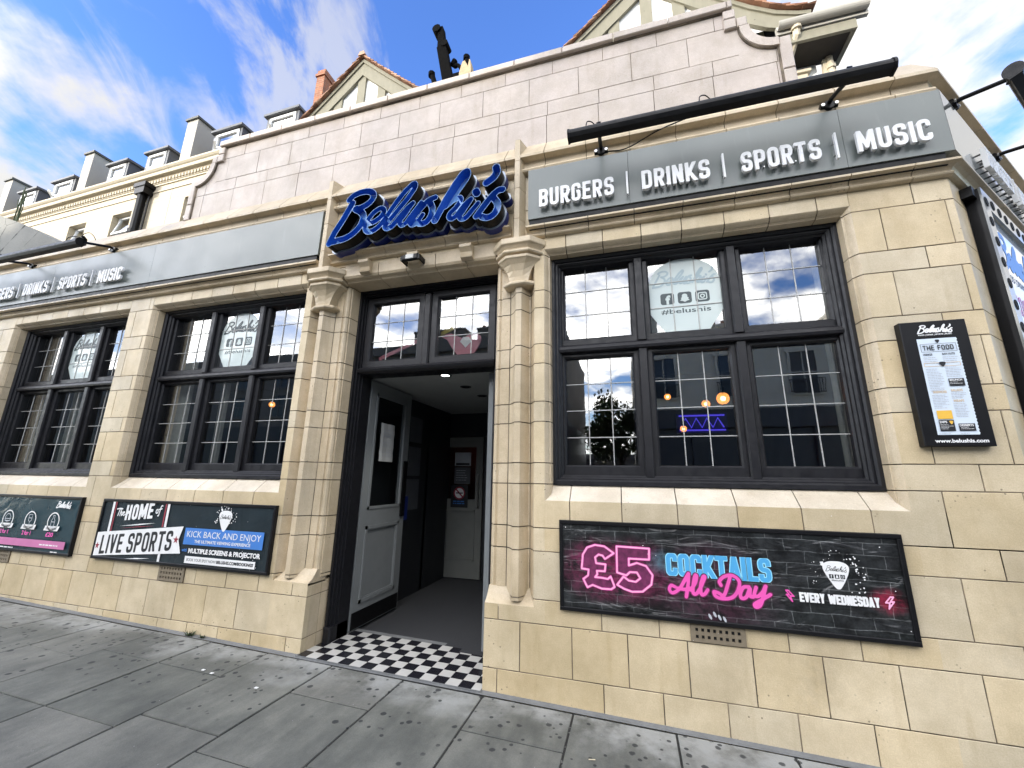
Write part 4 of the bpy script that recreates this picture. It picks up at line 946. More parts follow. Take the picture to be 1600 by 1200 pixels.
# ---- trough floodlights on brackets
def trough(label, P, x0, x1, mounts, out=.37, z=4.045, zm=4.135, loops=()):
    root = thing('trough_light', label, 'sign light', P((x0+x1)/2, .09, zm), 'trough lights over the fascias')
    t = MB(); n = 14; prof = [(out+.045*cos(a), z+.045*sin(a)) for a in np.linspace(-.6, pi+.9, n)] + [(out-.02, z-.05), (out+.030, z-.040)]
    t.prism(prof, lambda p: P(x0, p[0], p[1]), lambda p: P(x1, p[0], p[1]), .5)
    for q in (x0, x1): t.prism([(out+(a-out)*1.12, z+(b_-z)*1.12) for a, b_ in prof], lambda p: P(q-.008, p[0], p[1]), lambda p: P(q+.008, p[0], p[1]), .5)
    part(t, 'housing', M['black_metal'], root)
    for mx in mounts:
        a = MB(); a.tube([P(mx, .070, zm), P(mx, .11, zm+.002), P(mx, out-.03, z+.01)], .015, 8); a.tube([P(mx, out-.035, z-.02), P(mx, out-.035, z+.05), P(mx, out+.0, z+.075)], .017, 8)
        a.tube([P(mx-.055, .064, zm-.012), P(mx+.055, .064, zm-.012)], .020, 8); a.tube([P(mx, .05, zm-.012), P(mx, .085, zm-.012)], .034, 12)
        br = part(a, 'bracket', M['black_metal'], root)
        for d in (-.042, .042):
            b_ = MB(); b_.tube([P(mx+d, .078, zm-.012), P(mx+d, .090, zm-.012)], .012, 10); part(b_, 'bolt', M['steel'], br)
    for (a0, a1, up) in loops:
        c = MB(); m_ = (a0+a1)/2; c.tube(catmull([P(a0, out+.02, z+.045), P(a0+.01, out+.01, z+.09), P(m_, out-.01, z+.09+up), P(a1-.01, out-.03, z+.07), P(a1, out-.05, z+.03)], 5), .0042, 6); part(c, 'cable', M['black_metal'], root)
    return root
PF = lambda x, o, z: (x, -o, z)
trough('black trough light over the right fascia, longest in view', PF, -.335, 1.735, [-.107, 1.518], loops=[(.60, .70, .02), (-.2, -.12, .01)])
trough('black trough light over the far left fascia, cut by the photo edge', PF, -8.5, -6.02, [-6.01, -7.585], loops=[(-6.25, -6.05, .01), (-5.98, -5.86, .02)])
trough('black trough light round the corner at far right, on two long thin arms', cor, .22, 2.0, [.30, 1.29], out=.355, z=4.085, zm=4.14, loops=[(.50, .62, .02)])
k = MB(); k.tube(catmull([(-.06, -.06, 4.12), (.1, -.075, 4.10), (.35, -.085, 4.20), (.55, -.33, 4.03)], 6), .005, 6); tag(k.build('cable', M['black_metal']), 'thin black cable sagging from the wall up to the right trough light', 'cable')

# ---- printed boards under the windows
def board(label, x0, x1, z0, z1, face, fw=.026):
    root = thing('poster_board', label, 'poster', ((x0+x1)/2, 0, z0))
    f = MB()
    for q in ((x0, x1, z0, z0+fw), (x0, x1, z1-fw, z1), (x0, x0+fw, z0+fw, z1-fw), (x1-fw, x1, z0+fw, z1-fw)): f.bbox(q[0], q[1], -.034, -.001, q[2], q[3], .004, .5)
    part(f, 'frame', M['black_board'], root)
    p = MB(); p.box(x0+fw*.9, x1-fw*.9, -.022, -.002, z0+fw*.9, z1-fw*.9, .5); part(p, 'printed_sheet', face, root)
    return root
Y = [-.0222]
def lay():
    Y[0] -= .0004; return Y[0]
def pr(root, name, mat, fn):
    mb = MB(); y = lay(); fn(mb, y); return part(mb, name, mat, root)
def prs(root, name, mat, *fns):
    for fn in fns: pr(root, name, mat, fn)
def poly(mb, pts, y): mb.face([(p[0], y, p[1]) for p in pts])
def strokes(mb, ss, h, y, res=.003, sm=6): add_fill(mb, outline([catmull(s, sm) for s in ss], h, res, False), xz(y))
def band(mb, pts, h, y):
    lo = outline([list(pts)+[pts[0]]], h, .0028, False); add_fill(mb, lo, xz(y))
def splat(mb, c, r0, r1, n, y, seed, a0=0, a1=2*pi, sz=.004):
    rr = random.Random(seed)
    for i in range(n):
        a = rr.uniform(a0, a1); r = rr.uniform(r0, r1); q = rr.uniform(.3, 1)*sz; mb.disc((c[0]+r*cos(a), c[1]+r*sin(a)), q, y-i*1e-6, 8)
# 1: cocktails
b1 = board('black brick-print board under the right window with neon price and cocktail offer', -.503, 1.471, .586, 1.163, M['poster_face'])
POUND = [(-.348,.892),(-.343,.944),(-.314,.990),(-.259,1.010),(-.197,1.004),(-.137,.964),(-.196,.924),(-.211,.945),(-.237,.950),(-.261,.931),(-.255,.894),(-.193,.891),(-.199,.847),(-.252,.847),(-.249,.826),(-.265,.807),(-.219,.806),(-.182,.801),(-.162,.818),(-.139,.756),(-.162,.740),(-.222,.739),(-.282,.757),(-.317,.740),(-.343,.790),(-.311,.814),(-.306,.851),(-.353,.855)]
FIVE = [(-.117,1.009),(.091,1.006),(.087,.938),(-.041,.937),(-.043,.894),(.009,.913),(.066,.898),(.103,.845),(.092,.788),(.036,.742),(-.029,.736),(-.080,.750),(-.123,.771),(-.080,.824),(-.048,.802),(-.004,.797),(.026,.821),(.006,.855),(-.038,.854),(-.061,.832),(-.120,.846)]
pr(b1, 'price_fill', M['print_magenta'], lambda m, y: add_fill(m, [POUND, FIVE], xz(y)))
pr(b1, 'price_glow', M['print_pink'], lambda m, y: (band(m, POUND, .0078, y), band(m, FIVE, .0078, y)))
pr(b1, 'price_outline', M['print_palepink'], lambda m, y: (band(m, POUND, .0046, y), band(m, FIVE, .0046, y)))
def cock(m, y, g_): block_text('COCKTAILS', lambda p: (.190+p[0]*.137, y, .850+p[1]*.137+p[0]*.0006), m, w=.50, t=.20, gap=.03, res=.02, width=.598/.137, grow=g_)
pr(b1, 'lettering', M['print_palecyan'], lambda m, y: cock(m, y, .028))
pr(b1, 'lettering', M['print_cyan'], lambda m, y: cock(m, y, -.012))
AD = [[(.236,.786),(.212,.794),(.200,.770),(.219,.751),(.263,.781),(.301,.839),(.321,.871),(.314,.813),(.297,.734)],[(.252,.781),(.290,.777),(.324,.786)],[(.324,.776),(.354,.816),(.367,.857),(.358,.863),(.344,.815),(.339,.761),(.359,.759),(.386,.798),(.414,.854),(.405,.860),(.387,.812),(.386,.758),(.406,.760),(.425,.785)],[(.557,.865),(.539,.817),(.514,.762),(.483,.773),(.460,.778),(.468,.752),(.506,.742),(.559,.753),(.595,.795),(.607,.849),(.571,.879),(.525,.869),(.496,.840),(.503,.818)],[(.657,.821),(.627,.816),(.607,.780),(.611,.754),(.638,.763),(.662,.812),(.658,.771),(.674,.766)],[(.696,.821),(.682,.780),(.700,.771),(.729,.797),(.749,.832),(.729,.771),(.708,.723),(.684,.711),(.679,.727),(.711,.749),(.769,.787)]]
pr(b1, 'lettering', M['print_magenta'], lambda m, y: strokes(m, AD, .016, y))
pr(b1, 'lettering', M['print_pink'], lambda m, y: strokes(m, AD, .0098, y))
def logo_pick(root, cx, cz, wd, ht, script=True, icons=True, white=None):
    pr(root, 'plectrum_logo', white or M['print_white'], lambda m, y: poly(m, pick_shape(cx, cz, wd, ht), y))
    if script: pr(root, 'logo_name', M['print_black'], lambda m, y: script_text(m, xz(y), cx-wd*.40, cz+ht*.12, wd*.80, .019))
    if icons:
        zi = cz-ht*.12
        pr(root, 'logo_icons', M['print_black'], lambda m, y: [poly(m, [(cx+q-.011, zi), (cx+q+.011, zi), (cx+q+.011, zi+.022), (cx+q-.011, zi+.022)], y) for q in (-.028, 0, .028)])
        pr(root, 'logo_icons', M['print_white'], lambda m, y: (font_text('f', lambda p: (cx-.028+p[0], y, zi+.003+p[1]), m, height=.016, align='C', bold=.02), poly(m, [(cx+p[0]*.007, zi+.011+p[1]*.008) for p in ((-1,-.9),(1,-.9),(.6,0),(.5,.8),(0,1),(-.5,.8),(-.6,0))], y), add_fill(m, outline([[(cx+.028+.006*cos(t_), zi+.011+.006*sin(t_)) for t_ in np.linspace(0, 2*pi, 13)]], .0012, .0008, False), xz(y))))
        pr(root, 'lettering', M['print_black'], lambda m, y: font_text('#belushis', lambda p: (cx+p[0], y, cz-ht*.21+p[1]), m, width=wd*.46, height=.010, align='C'))
pr(b1, 'specks', M['print_white'], lambda m, y: (splat(m, (1.125, .92), .095, .15, 34, y, 3, -1.0, .9, .005), splat(m, (1.125, .92), .085, .14, 22, y, 5, .9, 3.6, .0035), splat(m, (1.06, .985), 0, .02, 6, y, 9, sz=.010), splat(m, (.55, .87), .1, .85, 14, y, 11, sz=.003), splat(m, (1.43, .66), 0, .004, 1, y, 2, sz=.008), splat(m, (-.463, 1.117), 0, .004, 1, y, 2, sz=.008)))
logo_pick(b1, 1.125, .921, .132, .152)
def wed(m, y): block_text('EVERY WEDNESDAY', lambda p: (.920+p[0]*.056+p[1]*0, y, .763+p[1]*.052+p[0]*.0003), m, w=.50, t=.20, gap=.035, res=.025, width=.392/.056, grow=.015)
pr(b1, 'lettering', M['print_white'], wed)
for (bx, bz, s_, f_) in ((.872, .790, .060, -1), (1.358, .795, .064, 1)):
    BP = [(.12*f_, .5), (-.32*f_, -.02), (0, .0), (-.14*f_, -.5), (.34*f_, .12), (.04*f_, .08), (.34*f_, .5)]
    pr(b1, 'lightning_bolt', M['print_palepink'] if f_ > 0 else M['print_pink'], lambda m, y: band(m, [(bx+p[0]*s_, bz+p[1]*s_) for p in BP], .0035, y))
pr(b1, 'smudge', M['print_grey'], lambda m, y: [m.face([(x+.008*cos(a)-.3*.02*sin(a), y, z+.016*sin(a)) for a in np.linspace(0, 2*pi, 10, False)]) for x, z in ((.425, .635), (.452, .650), (.478, .635), (.505, .628))])
# 2: live sports
b2 = board('black board with LIVE SPORTS on a white banner, under the window beside the door', -5.186, -2.990, .614, 1.181, M['poster_vinyl'])
pr(b2, 'stripe', M['print_white'], lambda m, y: (poly(m, [(-5.036, 1.155), (-5.006, 1.155), (-5.006, .86), (-5.036, .86)], y), poly(m, [(-4.282, 1.155), (-4.252, 1.155), (-4.252, .945), (-4.282, .945)], y), poly(m, [(-4.285, .72), (-4.255, .72), (-4.255, .64), (-4.285, .64)], y), poly(m, [(-4.87, .930), (-4.60, .962), (-4.40, .976), (-4.62, .948)], y), poly(m, [(-4.72, .640), (-4.55, .655), (-4.385, .661), (-4.55, .645)], y)))
pr(b2, 'stripe', M['print_red'], lambda m, y: (poly(m, [(-4.995, 1.155), (-4.978, 1.155), (-4.978, .86), (-4.995, .86)], y), poly(m, [(-4.310, 1.155), (-4.293, 1.155), (-4.293, .945), (-4.310, .945)], y), poly(m, [(-4.87, .910), (-4.60, .938), (-4.40, .950), (-4.62, .930)], y)))
TH = [[(-.5,.42),(-.2,.5),(.1,.46)],[(-.18,.5),(-.24,.1),(-.30,-.3)],[(.0,.5),(-.05,.1),(-.10,-.3)],[(-.06,0),(.04,.12),(.10,.02),(.06,-.28),(.14,-.2)],[(.22,-.05),(.36,.04),(.34,.14),(.24,.1),(.22,-.14),(.32,-.26),(.46,-.14)]]
pr(b2, 'lettering', M['print_white'], lambda m, y: strokes(m, [[(-4.895+p[0]*.13, 1.052+p[1]*.085) for p in s] for s in TH], .0055, y, .002))
OF = [[(-.2,.1),(-.34,0),(-.34,-.22),(-.2,-.3),(-.1,-.16),(-.12,.04),(-.2,.1)],[(.4,.5),(.28,.52),(.18,.3),(.12,-.2),(.06,-.55),(-.04,-.56)],[(.0,.12),(.2,.14),(.36,.2)]]
pr(b2, 'lettering', M['print_white'], lambda m, y: strokes(m, [[(-4.385+p[0]*.10, 1.092+p[1]*.085) for p in s] for s in OF], .0055, y, .002))
pr(b2, 'lettering', M['print_white'], lambda m, y: block_text('HOME', lambda p: (-4.828+p[0]*.145, y, .984+p[1]*.145+p[0]*.0125), m, w=.50, t=.19, gap=.09, res=.025, width=.372/.145))
pr(b2, 'banner', M['print_white'], lambda m, y: poly(m, [(-5.158, .860), (-4.027, .963), (-4.060, .845), (-4.010, .728), (-5.158, .642)], y))
prs(b2, 'lettering', M['print_black'], lambda m, y: block_text('LIVE', lambda p: (-5.082+p[0]*.175, y, .660+p[1]*.175+p[0]*.0165), m, w=.50, t=.16, gap=.11, res=.025, width=.305/.175), lambda m, y: (block_text('SPORTS', lambda p: (-4.712+p[0]*.178, y, .691+p[1]*.178+p[0]*.0165), m, w=.50, t=.16, gap=.11, res=.025, width=.575/.178),))
def star(m, c, r, y): m.face([(c[0]+(r if i % 2 == 0 else r*.42)*sin(i*pi/5), y, c[1]+(r if i % 2 == 0 else r*.42)*cos(i*pi/5)) for i in range(10)])
pr(b2, 'star', M['print_red'], lambda m, y: (star(m, (-5.126, .737), .034, y), star(m, (-4.092, .842), .036, y)))
pr(b2, 'text_panel', M['print_blue'], lambda m, y: poly(m, [(-3.995, .954), (-3.076, .954), (-3.076, .810), (-3.995, .810)], y))
pr(b2, 'specks', M['print_white'], lambda m, y: (splat(m, (-3.540, 1.06), .07, .13, 40, y, 21, -.8, 3.6, .006), splat(m, (-3.60, 1.128), 0, .012, 4, y, 4, sz=.012), splat(m, (-3.15, .68), .0, .05, 8, y, 5, sz=.004), splat(m, (-3.6, .9), .1, .5, 14, y, 8, sz=.003)))
pr(b2, 'plectrum_logo', M['print_white'], lambda m, y: poly(m, pick_shape(-3.540, 1.030, .150, .180), y))
pr(b2, 'logo_name', M['print_black'], lambda m, y: script_text(m, xz(y), -3.603, 1.045, .126, .022))
F_ = lambda y, x, z: (lambda p: (x+p[0], y, z+p[1]))
prs(b2, 'lettering', M['print_white'], lambda m, y: font_text('KICK BACK AND ENJOY', F_(y, -3.962, .876), m, width=.86, height=.054), lambda m, y: font_text('THE ULTIMATE VIEWING EXPERIENCE', F_(y, -3.858, .829), m, width=.65, height=.025, bold=.022), lambda m, y: font_text('MULTIPLE SCREENS & PROJECTOR', F_(y, -3.910, .742), m, width=.828, height=.037, bold=.045))
prs(b2, 'text_panel', M['print_white'], lambda m, y: (poly(m, [(-3.936, .714), (-3.125, .714), (-3.125, .654), (-3.936, .654)], y),))
pr(b2, 'lettering', M['print_blue'], lambda m, y: font_text('with', F_(y, -3.990, .750), m, width=.062, height=.028, shear=.2, bold=.02))
prs(b2, 'lettering', M['print_black'], lambda m, y: font_text('BOOK YOUR SPOT NOW!', F_(y, -3.910, .673), m, width=.345, height=.024), lambda m, y: (font_text('BELUSHIS.COM/BOOKINGS', F_(y, -3.555, .673), m, width=.41, height=.024, bold=.035),))
# 3: far left
b3 = board('dark teal board with three ringed drink emblems and a pink band, far left', -7.72, -5.508, .605, 1.185, M['poster_teal'])
ems = [(-7.02, 'TWO BURGERS', '2 for 1'), (-6.632, 'PIZZA & BURGER', '2 for 1'), (-6.246, 'ALL DRAFT DRINKS', '2 for 1'), (-5.864, 'PROSECCO BOTTLE', '£20')]
def em(m, y, cx):
    add_fill(m, outline([[(cx+.088*cos(a), .930+.088*sin(a)) for a in np.linspace(0, 2*pi, 33)]], .006, .003, False), xz(y))
    poly(m, [(cx-.125, .838), (cx+.100, .838), (cx+.122, .886), (cx-.105, .886)], y)
def drink(m, y, cx, kind):
    if kind == 0: S_ = [[(-.04,-.02),(-.045,.02),(-.02,.05),(.02,.05),(.045,.02),(.04,-.02),(-.04,-.02)],[(-.05,.0),(.05,.0)],[(-.045,-.02),(0,-.03),(.045,-.02)]]
    elif kind == 1: S_ = [[(-.028,.055),(-.026,.0),(0,-.022),(.026,0),(.028,.055),(-.028,.055)],[(0,-.022),(0,-.05)],[(-.024,-.052),(.024,-.052)],[(-.027,.02),(.027,.02)]]
    else: S_ = [[(-.012,.06),(-.012,.03),(-.026,.01),(-.026,-.05),(.026,-.05),(.026,.01),(.012,.03),(.012,.06),(-.012,.06)],[(-.026,-.005),(.026,-.005)]]
    add_fill(m, outline([[(cx+p[0], .932+p[1]) for p in s] for s in S_], .0032, .002, False), xz(y))
for e in ems: pr(b3, 'emblem', M['print_white'], lambda m, y: em(m, y, e[0]))
for i, e in enumerate(ems): pr(b3, 'emblem_drawing', M['print_grey'], lambda m, y: drink(m, y, e[0], (0, 0, 1, 2)[i]))
for e in ems: pr(b3, 'lettering', M['print_black'], lambda m, y: font_text(e[1], F_(y, e[0], .851), m, width=.16, height=.018, align='C', bold=.01))
for e in ems: pr(b3, 'lettering', M['print_pink'], lambda m, y: font_text(e[2], F_(y, e[0], .782), m, width=.145 if 'for' in e[2] else .12, height=.040, align='C', bold=.03))
pr(b3, 'pink_band', M['print_band'], lambda m, y: poly(m, [(-7.69, .742), (-5.585, .742), (-5.585, .668), (-7.69, .668)], y))
pr(b3, 'logo_name', M['print_white'], lambda m, y: script_text(m, xz(y), -5.862, 1.068, .225, .040))
def lines(m, y, x0, x1, z, n, dz, h, seed, frac=.75):
    rr = random.Random(seed)
    for i in range(n):
        x = x0; zz = z-i*dz; e = x0+(x1-x0)*rr.uniform(frac, 1)
        while x < e:
            l = rr.uniform(.2, 1)*h*6; poly(m, [(x, zz), (min(x+l, e), zz), (min(x+l, e), zz+h), (x, zz+h)], y); x += l+h*.8
pr(b3, 'lettering', M['print_white'], lambda m, y: (lines(m, y, -5.98, -5.62, .692, 1, .02, .012, 3), lines(m, y, -7.2, -6.40, .640, 1, .02, .011, 4, 1), lines(m, y, -5.78, -5.66, .632, 1, .02, .010, 5)))

# ---- menu board
mb_ = thing('menu_board', 'tall black menu board with a printed food list, on the right pier', 'menu board', (1.823, 0, 1.66))
k = MB(); k.bbox(1.659, 1.987, -.052, -.001, 1.660, 2.426, .004, .5); part(k, 'case', M['black_board'], mb_)
Y[0] = -.0522
PAP = [(1.729, 2.312)]+[(1.921+(.004 if i % 2 else 0), 2.312-(2.312-1.726)*i/60) for i in range(61)]+[(1.729, 1.726)]
pr(mb_, 'menu_sheet', M['paper'], lambda m, y: poly(m, PAP, y))
pr(mb_, 'logo_name', M['print_white'], lambda m, y: script_text(m, xz(y), 1.742, 2.347, .172, .036))
prs(mb_, 'lettering', M['print_white'], lambda m, y: font_text('FOOD | DRINK | SPORTS | MUSIC', F_(y, 1.742, 2.333), m, width=.165, height=.0085, bold=.03), lambda m, y: (font_text('www.belushis.com', F_(y, 1.709, 1.682), m, width=.245, height=.020, bold=.035),))
def grid_text(m, y):
    c1, c2 = 1.742, 1.834
    lines(m, y, c1, c1+.075, 2.190, 4, .012, .0035, 1); lines(m, y, c2, c2+.075, 2.190, 4, .012, .0035, 2)
    lines(m, y, c1, c1+.078, 2.118, 15, .0098, .0032, 3, .6); lines(m, y, c2, c2+.078, 2.128, 7, .0098, .0032, 4, .6)
    lines(m, y, c1, c1+.078, 1.958, 9, .0095, .003, 5, .5); lines(m, y, c2, c2+.078, 1.968, 4, .0095, .003, 6, .5); lines(m, y, c2, c2+.078, 1.905, 9, .0095, .003, 7, .6)
    lines(m, y, 1.735, 1.80, 1.731, 1, .01, .003, 9); lines(m, y, 1.835, 1.88, 1.731, 1, .01, .003, 10)
pr(mb_, 'lettering', M['print_grey'], grid_text)
def menu_black(m, y):
    block_text('THE FOOD', lambda p: (1.748+p[0]*.031, y, 2.237+p[1]*.031), m, w=.62, t=.17, gap=.13, res=.04, width=.150/.031)
    add_fill(m, outline([[(1.739, 2.228), (1.911, 2.228), (1.911, 2.277), (1.739, 2.277), (1.739, 2.228)]], .0009, .001, False), xz(y))
    font_text('WINGS', F_(y, 1.742, 2.205), m, width=.046, height=.012, bold=.03); font_text('RAW NUTS!', F_(y, 1.836, 2.205), m, width=.060, height=.012, bold=.03)
    for q in ((1.836, 1.909, 2.058, 2.012), (1.745, 1.816, 1.812, 1.747), (1.833, 1.908, 1.790, 1.747)): poly(m, [(q[0], q[2]), (q[1], q[2]), (q[1], q[3]), (q[0], q[3])], y)
    poly(m, pick_shape(1.826, 2.292, .022, .022), y); poly(m, pick_shape(1.826, 2.148, .032, .030), y-.0004)
pr(mb_, 'menu_heading', M['print_gold'], lambda m, y: (add_fill(m, outline([[(1.739, 2.137), (1.911, 2.137), (1.911, 2.158), (1.739, 2.158), (1.739, 2.137)]], .0012, .001, False), xz(y)),))
prs(mb_, 'menu_heading', M['print_gold'], lambda m, y: font_text('SANDWICHES', F_(y, 1.750, 1.972), m, width=.066, height=.014, bold=.02), lambda m, y: font_text('SALADS', F_(y, 1.836, 1.980), m, width=.055, height=.014, bold=.02), lambda m, y: (font_text('WRAPS', F_(y, 1.836, 1.917), m, width=.050, height=.014, bold=.02),))
pr(mb_, 'menu_heading', M['print_black'], menu_black)
pr(mb_, 'menu_panel', M['print_yellow'], lambda m, y: (poly(m, [(1.745, 1.868), (1.816, 1.868), (1.816, 1.818), (1.745, 1.818)], y), poly(m, pick_shape(1.803, 1.797, .018, .02), y)))
pr(mb_, 'menu_panel', M['print_white'], lambda m, y: (font_text('DIPS', F_(y, 1.749, 1.794), m, width=.034, height=.013, bold=.03), font_text('DESSERTS', F_(y, 1.837, 1.774), m, width=.064, height=.012, bold=.03), font_text('BRUNCH', F_(y, 1.841, 2.044), m, width=.058, height=.010, bold=.03), lines(m, y, 1.749, 1.81, 1.783, 4, .008, .002, 8, .5), lines(m, y, 1.84, 1.90, 1.766, 2, .008, .002, 8, .5), lines(m, y, 1.84, 1.90, 2.034, 2, .008, .002, 8, .5)))

# ---- lightbox round the corner: black case, holed rim, printed face
lb = thing('marquee_case', 'big black sign case with a holed rim round the corner at the right edge', 'sign', cor(1.4, 0, 1.2))
s0, s1, o1, z0, z1 = .245, 2.2, .085, .90, 3.40
k = MB(); k.box(s0, s1, .002, o1-.036, z0, z1, .5, lambda p: cor(*p)); k.box(s0, s0+.01, .003, o1-.0125, z0, z1, .5, lambda p: cor(*p)); part(k, 'case', M['black_board'], lb)
k = MB(); rim = .13
ho = []
for i in range(18): ho += [(s0+.06, z1-.09-i*.15)]
for i in range(1, 12): ho += [(s0+.06+i*.155, z1-.065)]
for q in ((s0-.004, s0+rim, z0, z1), (s0+rim, s1, z1-rim, z1)): k.box(q[0], q[1], o1-.012, o1, q[2], q[3], .5, lambda p: cor(*p))
part(k, 'rim', M['fascia_gloss'], lb)
for (s, z) in ho:
    k = MB(); rr = [[cor(s+r*cos(2*pi*i/14), o1+d, z+r*sin(2*pi*i/14)) for i in range(14)] for r, d in ((.036, .001), (.033, .004), (.026, .0015))]; k.loft(rr, .5); part(k, 'lamp_hole', M['hole'], lb)
k = MB(); k.box(s0+.02, s1, o1-.034, o1-.024, z0, z1-rim*.5, .5, lambda p: cor(*p)); part(k, 'printed_sheet', M['gloss_print'], lb)
k = MB(); f2 = lambda p: cor(p[0], o1-.0225, p[1])
script_text(k, f2, s0+rim+.05, 2.88, .95, .040); part(k, 'logo_name', M['print_blue'], lb)
k = MB(); font_text('FOOD | DRINKS | SPORTS | MUSIC', lambda p: cor(s0+.22+p[0], o1-.0225, 2.80+p[1]), k, width=.95, height=.05, bold=.02); block_text('HAPPY', lambda p: cor(s0+.24+p[0]*.22, o1-.0225, 2.22+p[1]*.22), k, w=.5, t=.12, width=3.2, res=.03); block_text('HOUR', lambda p: cor(s0+.24+p[0]*.22, o1-.0225, 1.92+p[1]*.22), k, w=.5, t=.12, width=3.2, res=.03); part(k, 'lettering', M['print_black'], lb)
k = MB(); block_text('COCKTAIL', lambda p: cor(s0+.24+p[0]*.16, o1-.0222, 2.54+p[1]*.16), k, w=.5, t=.14, width=4.6, res=.03); part(k, 'lettering', M['print_band'], lb)
k = MB(); k.box(.17, .243, .002, .06, 3.33, 3.40, .5, lambda p: cor(*p)); part(k, 'bracket', M['black_metal'], lb)
# small black lamp clipped round the middle corbel
sl = thing('security_light', 'small black lamp clipped round the middle corbel above the door', 'light', (-1.82, -.05, 3.33))
k = MB(); k.bbox(-1.90, -1.74, -.118, -.088, 3.345, 3.405, .01, .5); k.box(-1.915, -1.90, -.11, -.0, 3.35, 3.395, .5); k.box(-1.74, -1.725, -.11, -.0, 3.35, 3.395, .5); part(k, 'housing', M['black_metal'], sl)
k = MB(); k.bbox(-1.86, -1.78, -.122, -.119, 3.355, 3.398, .004, .5); part(k, 'lens', M['lead'], sl)

# ---- stickers on the middle panes
def decal(label, a):
    root = thing('window_sticker', label, 'sticker', (a+1.09, GY+.012, 2.70), 'plectrum stickers on the windows'); cx = a+1.095
    y0 = GY-.0004
    def q(name, mat, fn, dy):
        m = MB(); fn(m, y0-dy); part(m, name, mat, root)
    P = catmull([(-.268, .045), (-.270, .18), (-.262, .32), (-.20, .43), (-.10, .49), (0, .505), (.10, .49), (.20, .43), (.262, .32), (.270, .18), (.268, .04)], 3)+[(.16, -.118), (-.16, -.118)]
    q('film', M['sticker'], lambda m, y: poly(m, [(cx+p[0], 2.706+p[1]) for p in P], y), 0)
    q('logo_name', M['sticker_pale' if a > -1 else 'sticker_dark'], lambda m, y: script_text(m, xz(y), cx-.235, 2.975, .47, .028), .002)
    def ic(m, y):
        for d in (-.130, 0, .130): add_fill(m, outline([rpath([(cx+d-.04, 2.833), (cx+d+.04, 2.833), (cx+d+.04, 2.907), (cx+d-.04, 2.907)], .01, True)], .012, .003, False)[:1], xz(y))
        font_text('#belushis', lambda p: (cx+p[0], y, 2.742+p[1]), m, width=.365, height=.040, align='C', bold=.012)
    q('icons', M['sticker_dark'], ic, .0002)
    def iw(m, y):
        font_text('f', lambda p: (cx-.125+p[0], y, 2.828+p[1]), m, height=.070, align='C', bold=.05)
        GH = [(-.020,.022),(-.012,.032),(0,.035),(.012,.032),(.020,.022),(.020,.006),(.030,.0),(.024,-.008),(.034,-.020),(.016,-.026),(0,-.034),(-.016,-.026),(-.034,-.020),(-.024,-.008),(-.030,0),(-.020,.006)]
        add_fill(m, [[(cx+p[0], 2.868+p[1]) for p in catmull(GH, 3, True)]], xz(y))
        add_fill(m, outline([rpath([(cx+.130-.030, 2.842), (cx+.130+.030, 2.842), (cx+.130+.030, 2.898), (cx+.130-.030, 2.898)], .012, True), [(cx+.13+.014*cos(t_), 2.870+.014*sin(t_)) for t_ in np.linspace(0, 2*pi, 17)]], .0042, .002, False), xz(y)); m.disc((cx+.150, 2.888), .003, y, 8)
    q('icons', M['sticker'], iw, .0004)
decal('pale plectrum-shaped sticker on the middle pane of the window right of the door', WIN[0][0])
decal('pale plectrum-shaped sticker inside the window left of the door, partly behind the mullion', WIN[1][0])
decal('pale plectrum-shaped sticker inside the far left window', WIN[2][0])

# ---- things in the doorway
nt_ = thing('paper_notice', 'creased white paper notice taped to the glass of the grey door', 'notice', (-2.44, .80, 1.75))
def nb(u0, u1, z0, z1, h): return [(-2.513+h, .475+u, z) for u, z in ((u0, z0), (u1, z0), (u1, z1), (u0, z1))]
k = MB(); rings = [[(-2.513+.004*sin(i*1.7)+.003*sin(j*2.3), .475+.24+.26*i/6, 1.60+.40*j/8) for i in range(7)] for j in range(9)]; k.loft(rings, .5, False, False); part(k, 'sheet', M['notice_paper'], nt_)
k = MB(); rr = random.Random(4)
for j in range(9):
    z = 1.93-j*.034
    if j in (3, 6): continue
    k.face(nb(.28, .28+rr.uniform(.10, .19), z, z+(.012 if j in (1, 2) else .006), .006))
part(k, 'print', M['print_grey'], nt_)
def poster_in(label, x0, x1, z0, z1, mat, y=2.765):
    r = thing('door_sticker', label, 'sticker', ((x0+x1)/2, y, z0), 'stickers on the inner door'); k = MB(); k.box(x0, x1, y-.004, y, z0, z1, .5); part(k, 'sheet', mat, r); return r
r = poster_in('pale patterned poster at the top of the inner door', -2.56, -2.30, 1.62, 1.82, M['print_grey']); k = MB(); k.face([(-2.54, 2.758, 1.63), (-2.32, 2.758, 1.63), (-2.32, 2.758, 1.665), (-2.54, 2.758, 1.665)]); font_text('EAT THERE', lambda p: (-2.53+p[0], 2.7575, 1.635+p[1]), k, width=.20, height=.025, bold=.03); part(k, 'print', M['print_black'], r)
r = poster_in('grey printed sheet in the middle of the inner door', -2.56, -2.30, 1.36, 1.60, M['lead_roof']); k = MB(); lines(k, 2.758, -2.53, -2.34, 1.55, 5, .035, .008, 3); part(k, 'print', M['print_grey'], r)
r = poster_in('round no smoking sign on a dark sheet on the inner door', -2.60, -2.33, 1.02, 1.34, M['print_black'])
k = MB(); k.disc((-2.465, 1.225), .082, 2.758); part(k, 'print', M['print_white'], r)
k = MB(); c_ = (-2.465, 1.225); add_fill(k, outline([[(c_[0]+.082*cos(t_), c_[1]+.082*sin(t_)) for t_ in np.linspace(0, 2*pi, 33)], [(c_[0]-.058, c_[1]+.058), (c_[0]+.058, c_[1]-.058)]], .010, .003, False), xz(2.757)); part(k, 'print', M['print_red'], r)
